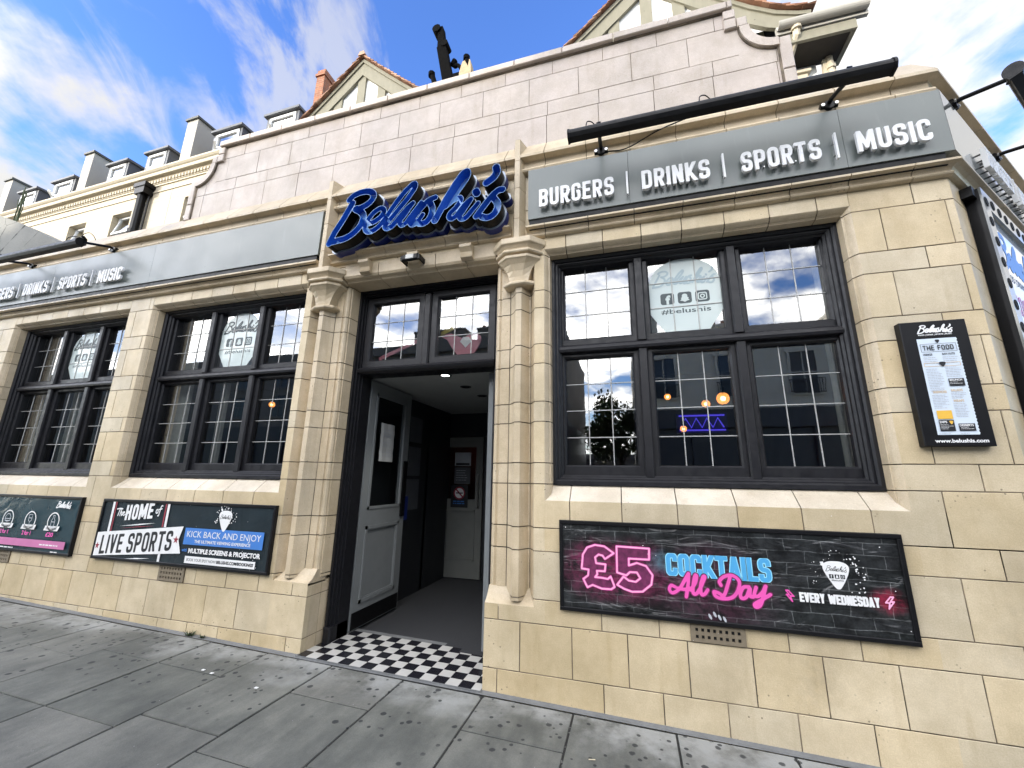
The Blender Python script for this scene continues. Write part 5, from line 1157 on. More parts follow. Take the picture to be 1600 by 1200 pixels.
k = MB(); k.box(-2.52, -2.41, 2.7555, 2.757, 1.218, 1.234, .5); part(k, 'print', M['print_black'], r)
k = MB(); lines(k, 2.7575, -2.56, -2.37, 1.10, 2, .03, .014, 3, .9); part(k, 'print', M['print_blue'], r)
# papers on the dark side wall of the lobby
for i, (z0, z1) in enumerate(((1.05, 1.42), (1.46, 1.82), (1.88, 2.2))):
    r = thing('wall_notice', ['lowest', 'middle', 'topmost'][i]+' of three dim sheets pinned up the dark lobby wall behind the door', 'notice', (-2.65, 1.7, z0), 'sheets on the lobby wall'); k = MB(); k.box(-2.655, -2.648, 1.55, 1.85, z0, z1, .5); part(k, 'sheet', M['lead_roof'], r)
pl_ = thing('padlock_box', 'dark blue box with a tag hanging beside the open door', 'box', (-2.6, 1.45, .95))
k = MB(); k.box(-2.655, -2.60, 1.36, 1.52, .95, 1.22, .5); part(k, 'box', M['blue_tray'], pl_); k = MB(); k.face([(-2.595, 1.37, 1.12), (-2.595, 1.44, 1.10), (-2.595, 1.44, 1.16), (-2.595, 1.37, 1.18)]); part(k, 'tag', M['print_white'], pl_)
rs = thing('lit_screen', 'dim red lit panel deep inside behind the inner doorway', 'screen', (-2.55, 5.0, 1.7)); k = MB(); k.box(-2.72, -2.38, 5.0, 5.05, 1.75, 2.12, .5); part(k, 'panel', M['red_glow'], rs); k = MB(); k.box(-2.76, -2.34, 5.05, 5.08, .05, 2.16, .5); part(k, 'case', M['black_metal'], rs)

# ---- inside the windows
for i, (lab, x, y, z) in enumerate((('pendant bulb at left of the right window', .415, 1.5, 2.316), ('middle pendant bulb behind the right window', .781, 1.5, 2.226), ('big amber globe pendant behind the right window', .935, 1.45, 2.268), ('lowest pendant bulb behind the right window', .547, 1.5, 1.973), ('single warm bulb glowing behind the window left of the door', -4.869, 1.5, 2.422))):
    r = thing('pendant_lamp', lab, 'lamp', (x, y, z), 'pendant bulbs in the pub'); R = .062 if i == 2 else .042 if i in (1, 4) else .034
    k = MB(); k.tube([(x, y, z+R), (x, y, 3.50)], .004, 6); part(k, 'cord', M['black_metal'], r)
    k = MB(); k.sphere((x, y, z), R, 12); part(k, 'bulb', M['bulb'], r, smooth=True)
    k = MB(); k.sphere((x, y-R*.1, z-R*.05), R*.42, 10); part(k, 'filament', M['bulb_core'], r, smooth=True)
    k = MB(); k.tube([(x, y, z+R*.8), (x, y, z+R+.05)], .018, 8); part(k, 'holder', M['black_metal'], r)
vn = thing('reflected_sign_glow', 'made-up blue violet glow imitating a mirrored street sign, behind the right window', 'light', (1.5, 3.9, 2.4)); k = MB(); k.tube([(.80+i*.0775, 3.88, 2.27+.15*(i % 2)) for i in range(9)], .012, 6); k.tube([(.78, 3.88, 2.23), (1.44, 3.88, 2.23)], .014, 6); k.tube([(.78, 3.88, 2.46), (1.44, 3.88, 2.46)], .014, 6); part(k, 'tube', M['violet'], vn); k = MB(); k.box(.74, 1.48, 3.91, 3.94, 2.19, 2.50, .5); part(k, 'panel', M['reflection_back'], vn)  # added glowing tubes and panel, standing in for a street sign's reflection
def curtain(label, x0, x1, z0=1.45, z1=3.28, y=.40):
    r = thing('curtain', label, 'curtain', ((x0+x1)/2, y, z0), 'pale curtains'); k = MB(); n = 14; k.loft([[(x0+(x1-x0)*i/n, y+.022*sin(i*1.9), z) for i in range(n+1)] for z in (z0, (z0+z1)/2, z1)], .5, False, False); part(k, 'cloth', M['curtain'], r)
curtain('pale curtain gathered at the right side of the right window', 1.44, 1.60); curtain('pale curtain at the left side of the window left of the door', -5.16, -4.90)
curtain('pale curtain behind the middle light of the window left of the door', -4.43, -4.33, 1.45, 2.45); curtain('pale curtain at the left side of the far left window', -7.70, -7.36)
curtain('pale curtain behind the middle light of the far left window', -6.97, -6.82)
gu = thing('toy_guitar', 'pink guitar shape with a yellow neck hanging inside the glass over the door', 'guitar', (-1.5, .42, 2.7))
k = MB(); add_fill(k, [catmull([(-1.72,2.79),(-1.62,2.81),(-1.50,2.76),(-1.40,2.80),(-1.31,2.76),(-1.33,2.66),(-1.40,2.58),(-1.52,2.575),(-1.60,2.66),(-1.66,2.75)], 4, True)], xz(.42), .02); part(k, 'body', M['guitar_pink'], gu)
k = MB(); k.prism([(-2.42, 2.59), (-1.80, 2.825), (-1.80, 2.865), (-2.42, 2.63)], lambda p: (p[0], .425, p[1]), lambda p: (p[0], .44, p[1])); part(k, 'strap', M['guitar_pink'], gu)
k = MB(); k.prism([(-1.74, 2.80), (-1.37, 2.965), (-1.37, 3.005), (-1.74, 2.845)], lambda p: (p[0], .425, p[1]), lambda p: (p[0], .44, p[1])); part(k, 'neck', M['guitar_yellow'], gu)
k = MB(); k.face([(-1.52, .405, 2.72), (-1.46, .405, 2.655), (-1.40, .405, 2.715), (-1.43, .405, 2.76), (-1.49, .405, 2.765)]); part(k, 'tag', M['print_white'], gu)

# ================================================================== BUILDINGS BEHIND
gb = thing('gabled_building', 'half-timbered building rising behind the parapet with two clay tiled gables', 'building', (-2.3, 3.2, 0))
gw = MB(); gw.box(-7.6, 3.30, 3.5, 9.5, 4.27, 8.28, .5); part(gw, 'wall', M['white_render'], gb)
rf = MB(); rf.prism([(3.1, 8.35), (6.5, 11.2), (9.9, 8.35), (9.9, 8.2), (3.1, 8.2)], lambda p: (-7.2, p[0], p[1]), lambda p: (2.2, p[0], p[1]), .3)
part(rf, 'roof', M['clay_tile'], gb)
def gable(xc, root):
    """apex at z 10.82, flared feet; barge plane y = 3.0"""
    Ln = [(0, 10.67), (-.55, 10.15), (-1.10, 9.64), (-1.60, 9.20), (-1.95, 8.95), (-2.25, 8.82), (-2.42, 8.78)]      # underside of the tiles, left slope
    def off(pts, d):
        out = []
        for i, p in enumerate(pts):
            a = pts[max(i-1, 0)]; b = pts[min(i+1, len(pts)-1)]; tx, tz = b[0]-a[0], b[1]-a[1]; l = math.hypot(tx, tz); nx, nz = -tz/l, tx/l
            if i == 0: nx, nz = 0, -1; d_ = d*1.38
            else: d_ = d
            out.append((p[0]+(nx if nz < 0 else -nx)*d_, p[1]+(nz if nz < 0 else -nz)*d_))
        return out
    I1 = off(Ln, .07); I2 = off(Ln, .31)
    bd = MB(); ti = MB(); so_ = MB()
    for s in (1, -1):
        X = lambda p: (xc+s*p[0])
        for i in range(len(Ln)-1):
            bd.prism([I1[i], I1[i+1], I2[i+1], I2[i]], lambda p: (X(p), 3.0, p[1]), lambda p: (X(p), 3.06, p[1]), .5)
            bd.prism([Ln[i], Ln[i+1], I1[i+1], I1[i]], lambda p: (X(p), 2.97, p[1]), lambda p: (X(p), 3.10, p[1]), .5)
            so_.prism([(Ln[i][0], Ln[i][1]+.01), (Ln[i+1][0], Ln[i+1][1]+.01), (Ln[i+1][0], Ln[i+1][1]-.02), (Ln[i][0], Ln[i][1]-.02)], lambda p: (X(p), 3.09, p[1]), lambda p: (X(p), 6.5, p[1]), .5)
        # overlapping tile courses down the slope
        D_ = catmull(Ln, 4); acc = 0; last = D_[0]; st = .125
        for p, q in zip(D_, D_[1:]):
            l = math.hypot(q[0]-p[0], q[1]-p[1])
            while acc < l:
                t = acc/l; c = (p[0]+(q[0]-p[0])*t, p[1]+(q[1]-p[1])*t); ux, uz = (q[0]-p[0])/l, (q[1]-p[1])/l; nx, nz = (uz, -ux) if -ux > 0 else (-uz, ux)
                P = lambda a, b: (c[0]+ux*a+nx*b, c[1]+uz*a+nz*b)
                for yy in range(12):
                    y0 = 2.90+yy*.30+random.uniform(-.02, .02); 
                    ti.prism([P(-.03, .012), P(.145, .040), P(.145, .062), P(-.03, .032)], lambda p: (X(p), y0 if yy else 2.90+random.uniform(-.015, .015), p[1]), lambda p: (X(p), y0+.295, p[1]))
                acc += st
            acc -= l
    ti.prism([(-.09, 10.68), (-.05, 10.78), (.05, 10.78), (.09, 10.68)], lambda p: (xc+p[0], 2.88, p[1]), lambda p: (xc+p[0], 6.4, p[1]), .9)
    pn = MB(); pn.face([(xc+s*p[0], 3.075, p[1]) for s, pts in ((1, I1), (-1, I1[::-1][:-1])) for p in pts]+[]); 
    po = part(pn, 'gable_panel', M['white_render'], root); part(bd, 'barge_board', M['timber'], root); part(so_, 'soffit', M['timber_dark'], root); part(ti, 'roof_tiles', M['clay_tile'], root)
    for dx in (-.60, -.02, .52):
        k = MB(); top = 10.38-abs(dx+.02)*.93; k.box(xc+dx-.10, xc+dx+.10, 3.03, 3.13, 8.0, top, .5); part(k, 'stud', M['timber'], root)
    k = MB(); k.box(xc-1.9, xc+1.9, 3.02, 3.12, 8.92, 9.12, .5); k.box(xc-1.8, xc+1.8, 3.15, 3.5, 8.2, 9.1, .5); part(k, 'tie_beam', M['timber'], root)
gable(.70, gb); gable(-5.36, gb)
# right-hand eaves: deep dark soffit, fascia, gutter, pipes
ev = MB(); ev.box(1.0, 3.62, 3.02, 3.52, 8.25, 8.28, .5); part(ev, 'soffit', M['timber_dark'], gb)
ev = MB(); ev.box(1.0, 3.66, 2.98, 3.03, 8.23, 8.40, .5); ev.box(3.60, 3.66, 3.02, 3.6, 8.23, 8.38, .5); part(ev, 'eaves_board', M['timber'], gb)
ev = MB(); n = 10; ev.prism([(2.90+.075*cos(a), 8.54+.075*sin(a)) for a in np.linspace(pi, 2*pi, n)]+[(2.90+.06*cos(a), 8.54+.06*sin(a)) for a in np.linspace(2*pi, pi, n)], lambda p: (2.60, p[0], p[1]), lambda p: (3.80, p[0], p[1]), .5); ev.box(2.6, 3.82, 2.96, 3.02, 8.42, 8.58, .5); part(ev, 'gutter', M['party_grey'], gb)
ev = MB(); ev.tube([(2.86, 2.95, 8.50), (2.86, 2.97, 8.34), (2.80, 3.2, 8.12), (2.79, 3.42, 7.9), (2.79, 3.44, 6.5)], .055, 8); ev.tube([(2.86, 2.95, 8.42), (2.86, 2.95, 8.48)], .075, 10); ev.tube([(3.45, 3.42, 8.24), (3.45, 3.42, 6.5)], .055, 8); ev.tube([(3.45, 3.42, 8.0), (3.45, 3.42, 8.06)], .075, 8); ev.tube([(3.45, 3.42, 7.86), (3.45, 3.42, 7.92)], .075, 8); part(ev, 'rain_pipe', M['cream_trim'], gb, smooth=False)
ev = MB(); ev.box(2.86, 3.10, 3.36, 3.5, 7.3, 8.0, .5); ev.box(2.82, 3.14, 3.32, 3.5, 7.98, 8.03, .5); ev.prism([(3.28, 7.3), (3.34, 7.3), (3.42, 8.22), (3.36, 8.22)], lambda p: (p[0], 3.40, p[1]), lambda p: (p[0], 3.46, p[1]), .5); part(ev, 'window_trim', M['cream_trim'], gb)
ch = MB(); ch.box(-8.20, -7.93, 4.4, 6.4, 9.5, 12.72, .5); ch.box(-8.23, -7.90, 4.36, 6.44, 12.72, 12.80, .5); ch.box(-8.20, -7.93, 4.4, 6.4, 12.80, 12.95, .5)
part(ch, 'chimney', M['brick'], gb)

# ---- cream terrace to the left, set back; three houses between party walls
RZ = radians(-.9); CR, SR = cos(RZ), sin(RZ)
def terrace_house(label, xl, xr, wins, dorms, pipe, wall_left=True):
    r = thing('terraced_house', label, 'house', (-9.5, 3.5, 0), 'cream terraced houses', RZ)
    def pt(mb, name, mat, root=r, **k): return mb.build(name, mat, root, **k)
    # local: x along the front (0 at the right end), y into the house
    w_ = MB(); zs = [(7.55, 8.60)]; xs = sorted(wins); H = 9.21
    edges = [xl]+[q for x in xs for q in (x, x+.80)]+[xr]
    for a, b in zip(edges[::2], edges[1::2]): w_.box(a, b, 0, .4, 3, H, .5)
    for x in xs:
        w_.box(x, x+.80, 0, .4, 8.62, H, .5); w_.box(x, x+.80, 0, .4, 3, 6.6, .5)
    pt(w_, 'wall', M['cream_render'])
    c = MB(); P = [(0, 9.20), (-.03, 9.20), (-.03, 9.24), (-.05, 9.25), (-.05, 9.355), (-.08, 9.39), (-.17, 9.41), (-.185, 9.44), (-.185, 9.49), (-.215, 9.51), (-.25, 9.55), (-.25, 9.59), (.4, 9.66), (.4, 9.20)]
    c.prism(P, lambda p: (xl, p[0], p[1]), lambda p: (xr, p[0], p[1]), .5); c.box(xl, xr, -.022, 0, 9.00, 9.035, .5); 
    x = xl+.03
    while x < xr-.05: c.box(x, x+.06, -.085, -.05, 9.27, 9.35, .5); x += .115
    pt(c, 'cornice', M['cream_trim'])
    s = MB(); s.prism([(.30, 9.60), (1.0, 11.15), (1.0, 9.60)], lambda p: (xl, p[0], p[1]), lambda p: (xr, p[0], p[1]), .3); s.box(xl, xr, 1.0, 6, 11.1, 11.16, .3)
    for j in range(8):                       # slate courses
        t0, t1 = j/8, (j+1)/8; x = xl-(j % 2)*.15
        while x < xr:
            a, b = max(x, xl), min(x+.30, xr)
            if b > a: s.face([(a+.004, .30+t0*.7-.022, 9.60+1.55*t0), (b-.004, .30+t0*.7-.022, 9.60+1.55*t0), (b-.004, .30+t1*.7-.004, 9.60+1.55*t1), (a+.004, .30+t1*.7-.004, 9.60+1.55*t1)])
            x += .30
    pt(s, 'mansard_roof', M['slate'])
    for x in xs:
        f = MB(); y = .15
        for q in ((x, x+.80, 8.55, 8.62), (x, x+.07, 6.6, 8.55), (x+.73, x+.80, 6.6, 8.55), (x+.07, x+.73, 7.98, 8.06)): f.box(q[0], q[1], y, y+.06, q[2], q[3], .5)
        f.prism([(.02, 8.0), (y, 8.55), (y+.05, 8.55), (.07, 8.0)], lambda p: (x+.07, p[0], p[1]), lambda p: (x+.11, p[0], p[1]), .5); f.prism([(.02, 8.0), (y, 8.55), (y+.05, 8.55), (.07, 8.0)], lambda p: (x+.69, p[0], p[1]), lambda p: (x+.73, p[0], p[1]), .5)
        f.box(x+.07, x+.73, .02, .07, 8.0, 8.05, .5)
        wo = pt(f, 'window', M['upvc']); gl = MB(); gl.face([(x+.05, y+.04, 6.6), (x+.75, y+.04, 6.6), (x+.75, y+.04, 8.0), (x+.05, y+.04, 8.0)]); gl.face([(x+.1, .045, 8.02), (x+.7, .045, 8.02), (x+.7, y+.02, 8.54), (x+.1, y+.02, 8.54)]); pt(gl, 'pane', M['far_glass'], wo)
        bk = MB(); bk.box(x, x+.8, .6, .62, 6.6, 8.6, .5); pt(bk, 'room_dark', M['opp_window'], wo)
    for x, W in dorms:
        b = MB(); y0, y1, z0, z1 = .20, 1.2, 9.6, 10.70
        b.box(x, x+.09, y0, y1, z0, z1, .5); b.box(x+W-.09, x+W, y0, y1, z0, z1, .5); b.box(x+.09, x+W-.09, y0+.5, y1, z0, z1, .5)
        b.prism([(y0-.09, z1), (y0-.09, z1+.065), (y1+.4, z1+.11), (y1+.4, z1)], lambda p: (x-.05, p[0], p[1]), lambda p: (x+W+.05, p[0], p[1]), .5)
        do = pt(b, 'dormer', M['lead_roof'])
        f = MB(); X0, X1 = x+.09, x+W-.09; Z1 = z1-.04
        for q in ((X0, X1, Z1-.07, Z1), (X0, X1, z0, z0+.10), (X0, X0+.07, z0, Z1), (X1-.07, X1, z0, Z1), (X0, X1, Z1-.50, Z1-.42), ((X0+X1)/2-.035, (X0+X1)/2+.035, z0, Z1-.5)): f.box(q[0], q[1], y0-.02, y0+.05, q[2], q[3], .5)
        a_ = radians(38); f.prism([(X0+.02, y0-.02), (X0+.02+.42*cos(a_), y0-.02-.42*sin(a_)), (X0+.05+.42*cos(a_), y0+.02-.42*sin(a_)), (X0+.05, y0+.02)], lambda p: (p[0], p[1], z0+.55), lambda p: (p[0], p[1], z0+.62), .5) if W > 1.0 else None
        fo = pt(f, 'dormer_window', M['upvc'], do); gl = MB(); gl.face([(X0+.04, y0+.02, z0+.05), (X1-.04, y0+.02, z0+.05), (X1-.04, y0+.02, Z1-.05), (X0+.04, y0+.02, Z1-.05)]); pt(gl, 'pane', M['far_glass'], do)
    if wall_left:
        p = MB(); p.box(xl-.21, xl+.21, .10, 3.0, 9.5, 11.36, .5); po = pt(p, 'party_wall', M['party_grey']); k = MB(); k.prism([(.05, 11.36), (.05, 11.43), (3.1, 11.43), (3.1, 11.36)], lambda q: (xl-.25, q[0], q[1]), lambda q: (xl+.25, q[0], q[1]), .5); pt(k, 'coping', M['slate'], po)
    if pipe is not None:
        p = MB(); p.box(pipe-.19, pipe+.19, -.24, -.002, 8.90, 9.10, .5); p.box(pipe-.23, pipe+.23, -.26, -.001, 9.10, 9.22, .5); p.tube([(pipe-.03, -.12, 8.9), (pipe-.03, -.12, 4)], .10, 10); p.tube([(pipe-.03, -.12, 7.7), (pipe-.03, -.12, 7.82)], .13, 10); p.tube([(pipe+.16, -.06, 8.9), (pipe+.16, -.06, 4)], .025, 6); pt(p, 'downpipe', M['black_metal'])
    return r
terrace_house('cream terraced house next to the left gable, with two white dormers', -2.12, 2.2, [-1.55], [(-1.25, 1.03), (.645, 1.06)], -3.05, True)
terrace_house('cream terraced house between two grey party walls, behind the black downpipe', -6.63, -2.13, [-6.35, -4.40], [(-5.65, .90), (-3.95, .92)], None, True)
terrace_house('farthest cream terraced house at the left edge, mostly behind the grey rendered wall', -10.95, -6.64, [-10.4, -8.6], [(-10.2, 1.0), (-8.37, 1.10)], None, True)

# ---- grey rendered flank of the low building at far left
gr = thing('rendered_wall', 'cracked grey rendered wall with a sloping top above the left end of the pub', 'wall', (-9.6, .45, 0))
P = [(-14, 6.3), (-10.9, 5.98), (-9.95, 5.61), (-9.43, 5.41), (-8.45, 4.97), (-8.16, 4.77), (-8.10, 4.60), (-8.10, 3.6), (-9.62, 3.6), (-9.62, -.4), (-14, -.4)]
k = MB(); k.prism(P, lambda p: (p[0], .36, p[1]), lambda p: (p[0]-.0, .75, p[1]), .5); part(k, 'wall', M['grey_render'], gr)
we = thing('weed', 'dry wispy weed growing on top of the grey rendered wall', 'plant', (-9.98, .5, 5.6))
k = MB(); rr = random.Random(3)
for i in range(9):
    x = -9.98+rr.uniform(-.06, .06); k.tube(catmull([(x, .5, 5.55), (x+rr.uniform(-.05, .05), .5+rr.uniform(-.03, .03), 5.86), (x+rr.uniform(-.12, .12), .5, 6.0+rr.uniform(0, .35))], 3), .006, 4)
part(k, 'stems', M['weed'], we)

# ---- black iron and timber bits standing up behind the parapet
bp = thing('roof_bracket', 'tall black scroll-headed post leaning forward above the parapet', 'bracket', (-1.88, .5, 5.4))
k = MB()
C_ = [(-1.83, .62, 5.40), (-1.87, .50, 6.05), (-1.945, .44, 6.50)]
k.loft([[(x-w_, y-.05, z), (x+w_, y-.05, z), (x+w_, y+.05, z), (x-w_, y+.05, z)] for (x, y, z), w_ in zip(C_, (.062, .062, .058))], .5)
k.loft([[(x-w_, y-.04, z), (x+w_, y-.04, z), (x+w_, y+.04, z), (x-w_, y+.04, z)] for x, y, z, w_ in ((-1.95, .44, 6.50, .05), (-1.955, .43, 6.62, .040), (-1.96, .42, 6.72, .036), (-1.985, .42, 6.80, .05))], .5)
k.tube([(-2.01, .36, 6.77), (-2.01, .48, 6.77)], .055, 10); k.tube([(-1.90, .38, 6.53), (-1.90, .50, 6.53)], .045, 10); k.box(-1.80, -1.72, .46, .54, 5.9, 6.12, .5)
part(k, 'post', M['roof_iron'], bp)
k = MB(); k.tube(catmull([(-1.70, .5, 5.9), (-1.70, .5, 6.15), (-1.75, .5, 6.27), (-1.80, .5, 6.27), (-1.81, .5, 6.33)], 5), .022, 8); k.tube([(-1.83, .5, 6.30), (-1.80, .5, 6.36)], .035, 8); part(k, 'scroll', M['roof_iron'], bp)
for lab, x, zt, dx in (('short black post left of the scroll-headed post on the roof', -2.05, 6.27, -.055), ('short black post right of the scroll-headed post, against the brick stub', -1.60, 6.37, -.05)):
    r = thing('roof_post', lab, 'post', (x, .5, 5.4), 'short posts on the pub roof'); k = MB(); k.tube([(x, .5, 5.4), (x+.02, .5, 6.0), (x+dx, .5, zt)], [.035, .034, .03], 8); k.tube([(x+dx, .5, zt-.05), (x+dx, .5, zt)], .042, 8); part(k, 'post', M['roof_iron'], r)
k = MB(); k.loft([[(-1.645+s*.075*w_-.0, .52+t_*.06*w_, z) for s, t_ in ((-1,-1),(1,-1),(1,1),(-1,1))] for z, w_ in ((5.4, 1.0), (6.1, 1.0), (6.25, .75), (6.30, .6))], .5); tag(k.build('brick_stub', M['stub']), 'small weathered brick stub among the black posts above the parapet', 'chimney')
def aerial(label, p, s, lean=0):
    r = thing('tv_aerial', label, 'aerial', p, 'TV aerials'); k = MB(); x, y, z = p
    k.tube([(x, y, z-1.2*s), (x, y, z+.3*s)], .012, 5); k.tube([(x-.28*s, y-.05, z-.05*s), (x+.40*s, y-.05, z+.22*s)], .012, 5)
    for i in range(6): q = -.25+i*.12; k.tube([(x+q*s, y-.05-.0, z+q*.40*s-.20*s+.05*s), (x+q*s-.05, y-.05, z+q*.40*s+.22*s)], .009, 5)
    part(k, 'rods', M['steel'], r)
aerial('small TV aerial at the right foot of the left gable', (-3.75, 3.4, 9.62), .9)

# ================================================================== GROUND
def tilt(x): return -.022*max(-14, min(14, x))
pv = MB(); rr = random.Random(11)
RB = {}
cols = [(-2.835+.6035*k, -2.835+.6035*(k+1)) for k in range(-16, 16)]
base = {-1: -.46, 0: -.95, 1: -.46, 2: -.98, 3: -.445, 4: -.92, -2: -.46, -3: -.60, -4: -1.0}
for ci, (a, b) in enumerate(cols):
    k = ci-16; y0 = -.015; ys = [-.055, base.get(k, -.46 if k % 2 else -.95)]
    while ys[-1] > -4.4: ys.append(ys[-1]-rr.choice((.62, .62, .62, .76)))
    ys[-1] = -4.5
    ce = [(a, b)]
    for y1, y2 in zip(ys, ys[1:]):
        if y1-y2 < .05: continue
        t = rr.random(); gg = .0062; dz = rr.uniform(-.0025, .002); c = .0018
        A, B, E_, F_2 = a+gg, b-gg, y2+gg, y1-gg
        q = lambda x, y, z: (x, y, z+tilt(x)+dz)
        pv.face([q(A+c, E_+c, 0), q(B-c, E_+c, 0), q(B-c, F_2-c, 0), q(A+c, F_2-c, 0)], t)
        R0 = [(A, E_), (B, E_), (B, F_2), (A, F_2)]; R1 = [(A+c, E_+c), (B-c, E_+c), (B-c, F_2-c), (A+c, F_2-c)]
        for i in range(4):
            j = (i+1) % 4; pv.face([q(*R0[i], -.004), q(*R0[j], -.004), q(*R1[j], 0), q(*R1[i], 0)], t); pv.face([q(*R0[i], -.03), q(*R0[j], -.03), q(*R0[j], -.004), q(*R0[i], -.004)], t)
o = pv.build('pavement', M['flag']); o['kind'] = 'structure'
sb = MB(); jd = MB()
xs = np.linspace(-14, 8, 45)
for a, b in zip(xs, xs[1:]):
    jd.face([(a, -4.5, tilt(a)-.007), (b, -4.5, tilt(b)-.007), (b, -.04, tilt(b)-.007), (a, -.04, tilt(a)-.007)], .5)
    sb.face([(a, -.050, tilt(a)+.001), (b, -.050, tilt(b)+.001), (b, -.015, tilt(b)+.003), (a, -.015, tilt(a)+.003)], .5); sb.face([(a, -.015, tilt(a)+.003), (b, -.015, tilt(b)+.003), (b, .03, tilt(b)+.012), (a, .03, tilt(a)+.012)], .5)
sb.box(8, 60, -4.5, 30, -.40, tilt(14)-.02, .5); sb.face([(2.0, .0, tilt(2)-.006), (8, .0, tilt(8)-.006), (8, 8, tilt(8)-.006), (2.0, 8, tilt(2)-.006)], .5)
o = sb.build('pavement_edge', M['cement']); o['kind'] = 'structure'
o = jd.build('pavement_bed', M['joint_dirt']); o['kind'] = 'structure'
kb = MB()
for i in range(40): x = -24+i*.92; kb.box(x+.003, x+.917, -4.65, -4.503, -.40, tilt(x)+.004)
o = kb.build('kerb', M['cement']); o['kind'] = 'structure'
rd = MB(); xs = [-300, -60, -14]+list(np.linspace(-10, 10, 11))+[14, 60, 300]
for a, b in zip(xs, xs[1:]): rd.face([(a, -300, tilt(a)-.13), (b, -300, tilt(b)-.13), (b, -4.60, tilt(b)-.13), (a, -4.60, tilt(a)-.13)], .5); rd.face([(a, -4.6, -.45), (b, -4.6, -.45), (b, 300, -.45), (a, 300, -.45)], .5)
o = rd.build('road', M['asphalt']); o['kind'] = 'structure'
op = MB()
for a, b in zip(xs, xs[1:]): op.face([(a, -18.0, tilt(a)-.01), (b, -18.0, tilt(b)-.01), (b, -14.6, tilt(b)-.01), (a, -14.6, tilt(a)-.01)], .5); op.face([(a, -14.6, tilt(a)-.14), (b, -14.6, tilt(b)-.14), (b, -14.6, tilt(b)-.01), (a, -14.6, tilt(a)-.01)], .5)
o = op.build('far_pavement', M['cement']); o['kind'] = 'structure'
# litter
k = MB(); k.tube([(0, 0, 0), (.034, .008, 0)], .004, 8); tag(k.build('cigarette_butt', M['cig'], T=lambda p: (p[0]-.287, p[1]-.462, .0105)), 'pale cigarette butt lying on the pavement in front of the step', 'litter')
for i, (x, y, w_) in enumerate(((-3.72, -.035, .06), (-3.58, -.03, .035))):
    k = MB(); rr = random.Random(i)
    for j in range(26):
        a = rr.uniform(0, 2*pi); l = w_*rr.uniform(.4, 1); c = Vector((x+rr.uniform(-.5, .5)*w_, y+rr.uniform(-.2, .2)*w_, .08)); e = c+Vector((cos(a)*l, sin(a)*l*.6, rr.uniform(.2, .9)*w_)); n_ = Vector((-sin(a), cos(a), 0))*.006
        k.face([c-n_, e-n_*.2, e+n_*.2, c+n_])
    tag(k.build('weed', M['weed']), ('larger' if i == 0 else 'smaller')+' dry weed tuft at the wall foot, below the window left of the door', 'plant', 'weeds at the wall foot')
pp = random.Random(6)
for i, (x, y, lab) in enumerate(((-3.02, -.44, 'left'), (-2.92, -.455, 'middle'), (-2.47, -.50, 'right'))):
    k = MB(); k.box(-.012, .012, -.008, .008, 0, .003, .5); tag(k.build('paper_scrap', M['print_white'], T=lambda p: (p[0]+x, p[1]+y, p[2]+tilt(x)+.003)), lab+' one of three white paper scraps lying in a row along the pavement joint', 'litter', 'paper scraps on the pavement')

# ================================================================== ACROSS THE STREET (seen mirrored in the windows)
def opp(label, x0, x1, H, mat, wx, storeys, shopH, y=-18.0, chim=(), balc=False, depth=9):
    r = thing('street_building', label, 'building', ((x0+x1)/2, y, 0), 'buildings across the street')
    k = MB(); k.box(x0, x1, y-depth, y, shopH, H, .5); k.box(x0-.05, x1+.05, y, y+.22, H-.55, H-.35, .5); k.box(x0-.05, x1+.05, y, y+.12, H-.35, H+.05, .5); k.box(x0, x1, y, y+.10, shopH+.02, shopH+.22, .5)
    part(k, 'wall', mat, r)
    k = MB(); k.box(x0, x1, y-depth, y-.15, -.6, shopH, .5); k.box(x0, x1, y-.15, y+.15, shopH-.9, shopH-.01, .5)
    x = x0
    while x < x1: k.box(x, x+.18, y-.15, y+.05, -.6, shopH-.9, .5); x += 2.6
    part(k, 'shopfront', M['opp_shop'], r)
    for c, w_, h_ in chim:
        k = MB(); k.box(c, c+w_, y-2.4, y-1.2, H-.5, H+h_, .5); k.box(c-.06, c+w_+.06, y-2.46, y-1.14, H+h_, H+h_+.14, .5)
        co = part(k, 'chimney', mat, r)
        for q in range(3): kk = MB(); kk.tube([(c+.2+q*w_*.3, y-1.8, H+h_+.14), (c+.2+q*w_*.3, y-1.8, H+h_+.50)], [.12, .10], 8); part(kk, 'chimney_pot', M['clay_tile'], co)
    for z0, z1 in storeys:
        x = x0+1.0
        while x < x1-1.2:
            k = MB(); W = 1.05
            for q in ((x-.12, x, z0, z1), (x+W, x+W+.12, z0, z1), (x-.2, x+W+.2, z1, z1+.16), (x-.15, x+W+.15, z0-.1, z0)): k.box(q[0], q[1], y+.001, y+.09, q[2], q[3], .5)
            k.box(x+W/2-.025, x+W/2+.025, y+.02, y+.05, z0, z1, .5); k.box(x, x+W, y+.02, y+.05, (z0+z1)/2-.03, (z0+z1)/2+.03, .5)
            wo = part(k, 'window', mat, r); g_ = MB(); g_.box(x, x+W, y+.002, y+.015, z0, z1, .5); part(g_, 'pane', M['opp_window'], wo)
            if balc and z0 < 7:
                g_ = MB(); g_.box(x-.2, x+W+.2, y+.25, y+.28, z0+.62, z0+.66, .5); g_.box(x-.2, x+W+.2, y+.25, y+.28, z0+.02, z0+.06, .5)
                for i in range(15): g_.box(x-.18+i*.10, x-.155+i*.10, y+.255, y+.275, z0+.05, z0+.63, .5)
                part(g_, 'balcony_rail', M['black_metal'], wo)
            x += wx
    return r
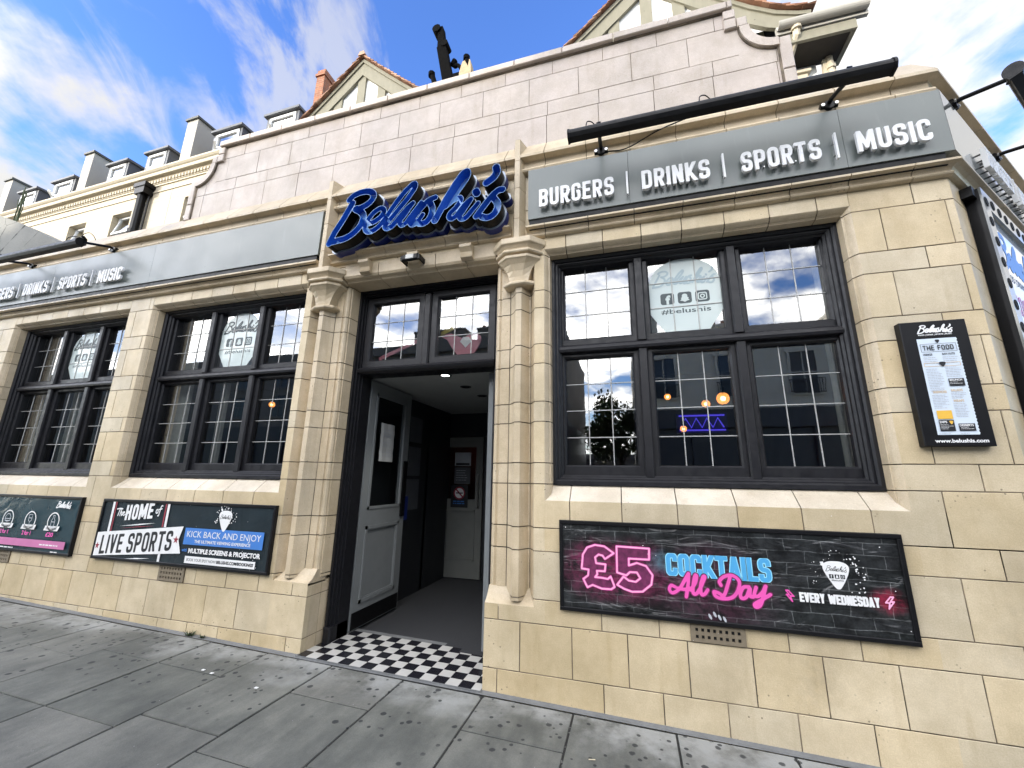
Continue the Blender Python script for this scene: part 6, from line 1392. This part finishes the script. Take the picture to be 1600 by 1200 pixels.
opp('cream stucco terrace across the street with iron balconies, mirrored in the right window', .35, 34, 8.9, M['opp_cream'], 3.1, ((5.55, 7.6),), 4.9, chim=((.6, 1.2, 1.4), (4.6, 1.5, .7), (10, 1.6, .9), (17, 1.6, .9)), balc=True)
opp('long grey brown block across the street, mirrored in the left windows', -48, -3.1, 9.55, M['opp_grey'], 3.4, ((5.3, 6.7), (7.3, 8.5)), 4.6, chim=((-9, 1.3, 1.2), (-13.5, 3.6, 1.3), (-20, 1.4, 1.1), (-29, 2.0, 1.0)))
opp('low dark building closing the gap behind the street tree across the road', -9, 9, 4.2, M['opp_grey'], 3.2, ((2.9, 3.7),), 2.6, y=-42)
tr = thing('street_tree', 'leafy tree in the gap across the street, mirrored in the lower left pane', 'tree', (-.6, -25, 0))
k = MB(); k.tube([(-.6, -25, -.3), (-.55, -25, 2.0), (-.7, -25.1, 3.6)], [.24, .19, .13], 9)
for a in range(7): k.tube(catmull([(-.65, -25, 2.4+a*.2), (-.65+cos(a*1.9)*1.0, -25+sin(a*1.9)*.9, 3.9+a*.25), (-.65+cos(a*1.9)*1.8, -25+sin(a*1.9)*1.6, 4.6+a*.40)], 3), [.08, .07, .06, .05, .045, .035, .02], 6)
part(k, 'trunk', M['bark'], tr)
k = MB(); rr = random.Random(2); clumps = []
for i in range(46):
    a = rr.uniform(0, 2*pi); e = rr.uniform(-.6, 1); R = rr.uniform(.5, 1)
    clumps.append((-.4+cos(a)*2.3*R*math.sqrt(max(.05, 1-e*e*.8)), -25+sin(a)*2.1*R, 4.3+e*2.6*R, rr.uniform(.5, .95)))
for cx, cy, cz, R in clumps:
    for j in range(170):
        d = Vector((rr.gauss(0, 1), rr.gauss(0, 1), rr.gauss(0, .8))).normalized()*R*rr.uniform(.4, 1.05); c = Vector((cx, cy, cz))+d
        u = Vector((rr.gauss(0, 1), rr.gauss(0, 1), rr.gauss(0, 1))).normalized(); v = u.cross(Vector((rr.gauss(0, 1), rr.gauss(0, 1), rr.gauss(0, 1)))).normalized(); s = rr.uniform(.10, .19)
        k.face([c-u*s, c+v*s*.55, c+u*s, c-v*s*.55])
part(k, 'crown', M['leaf'], tr)
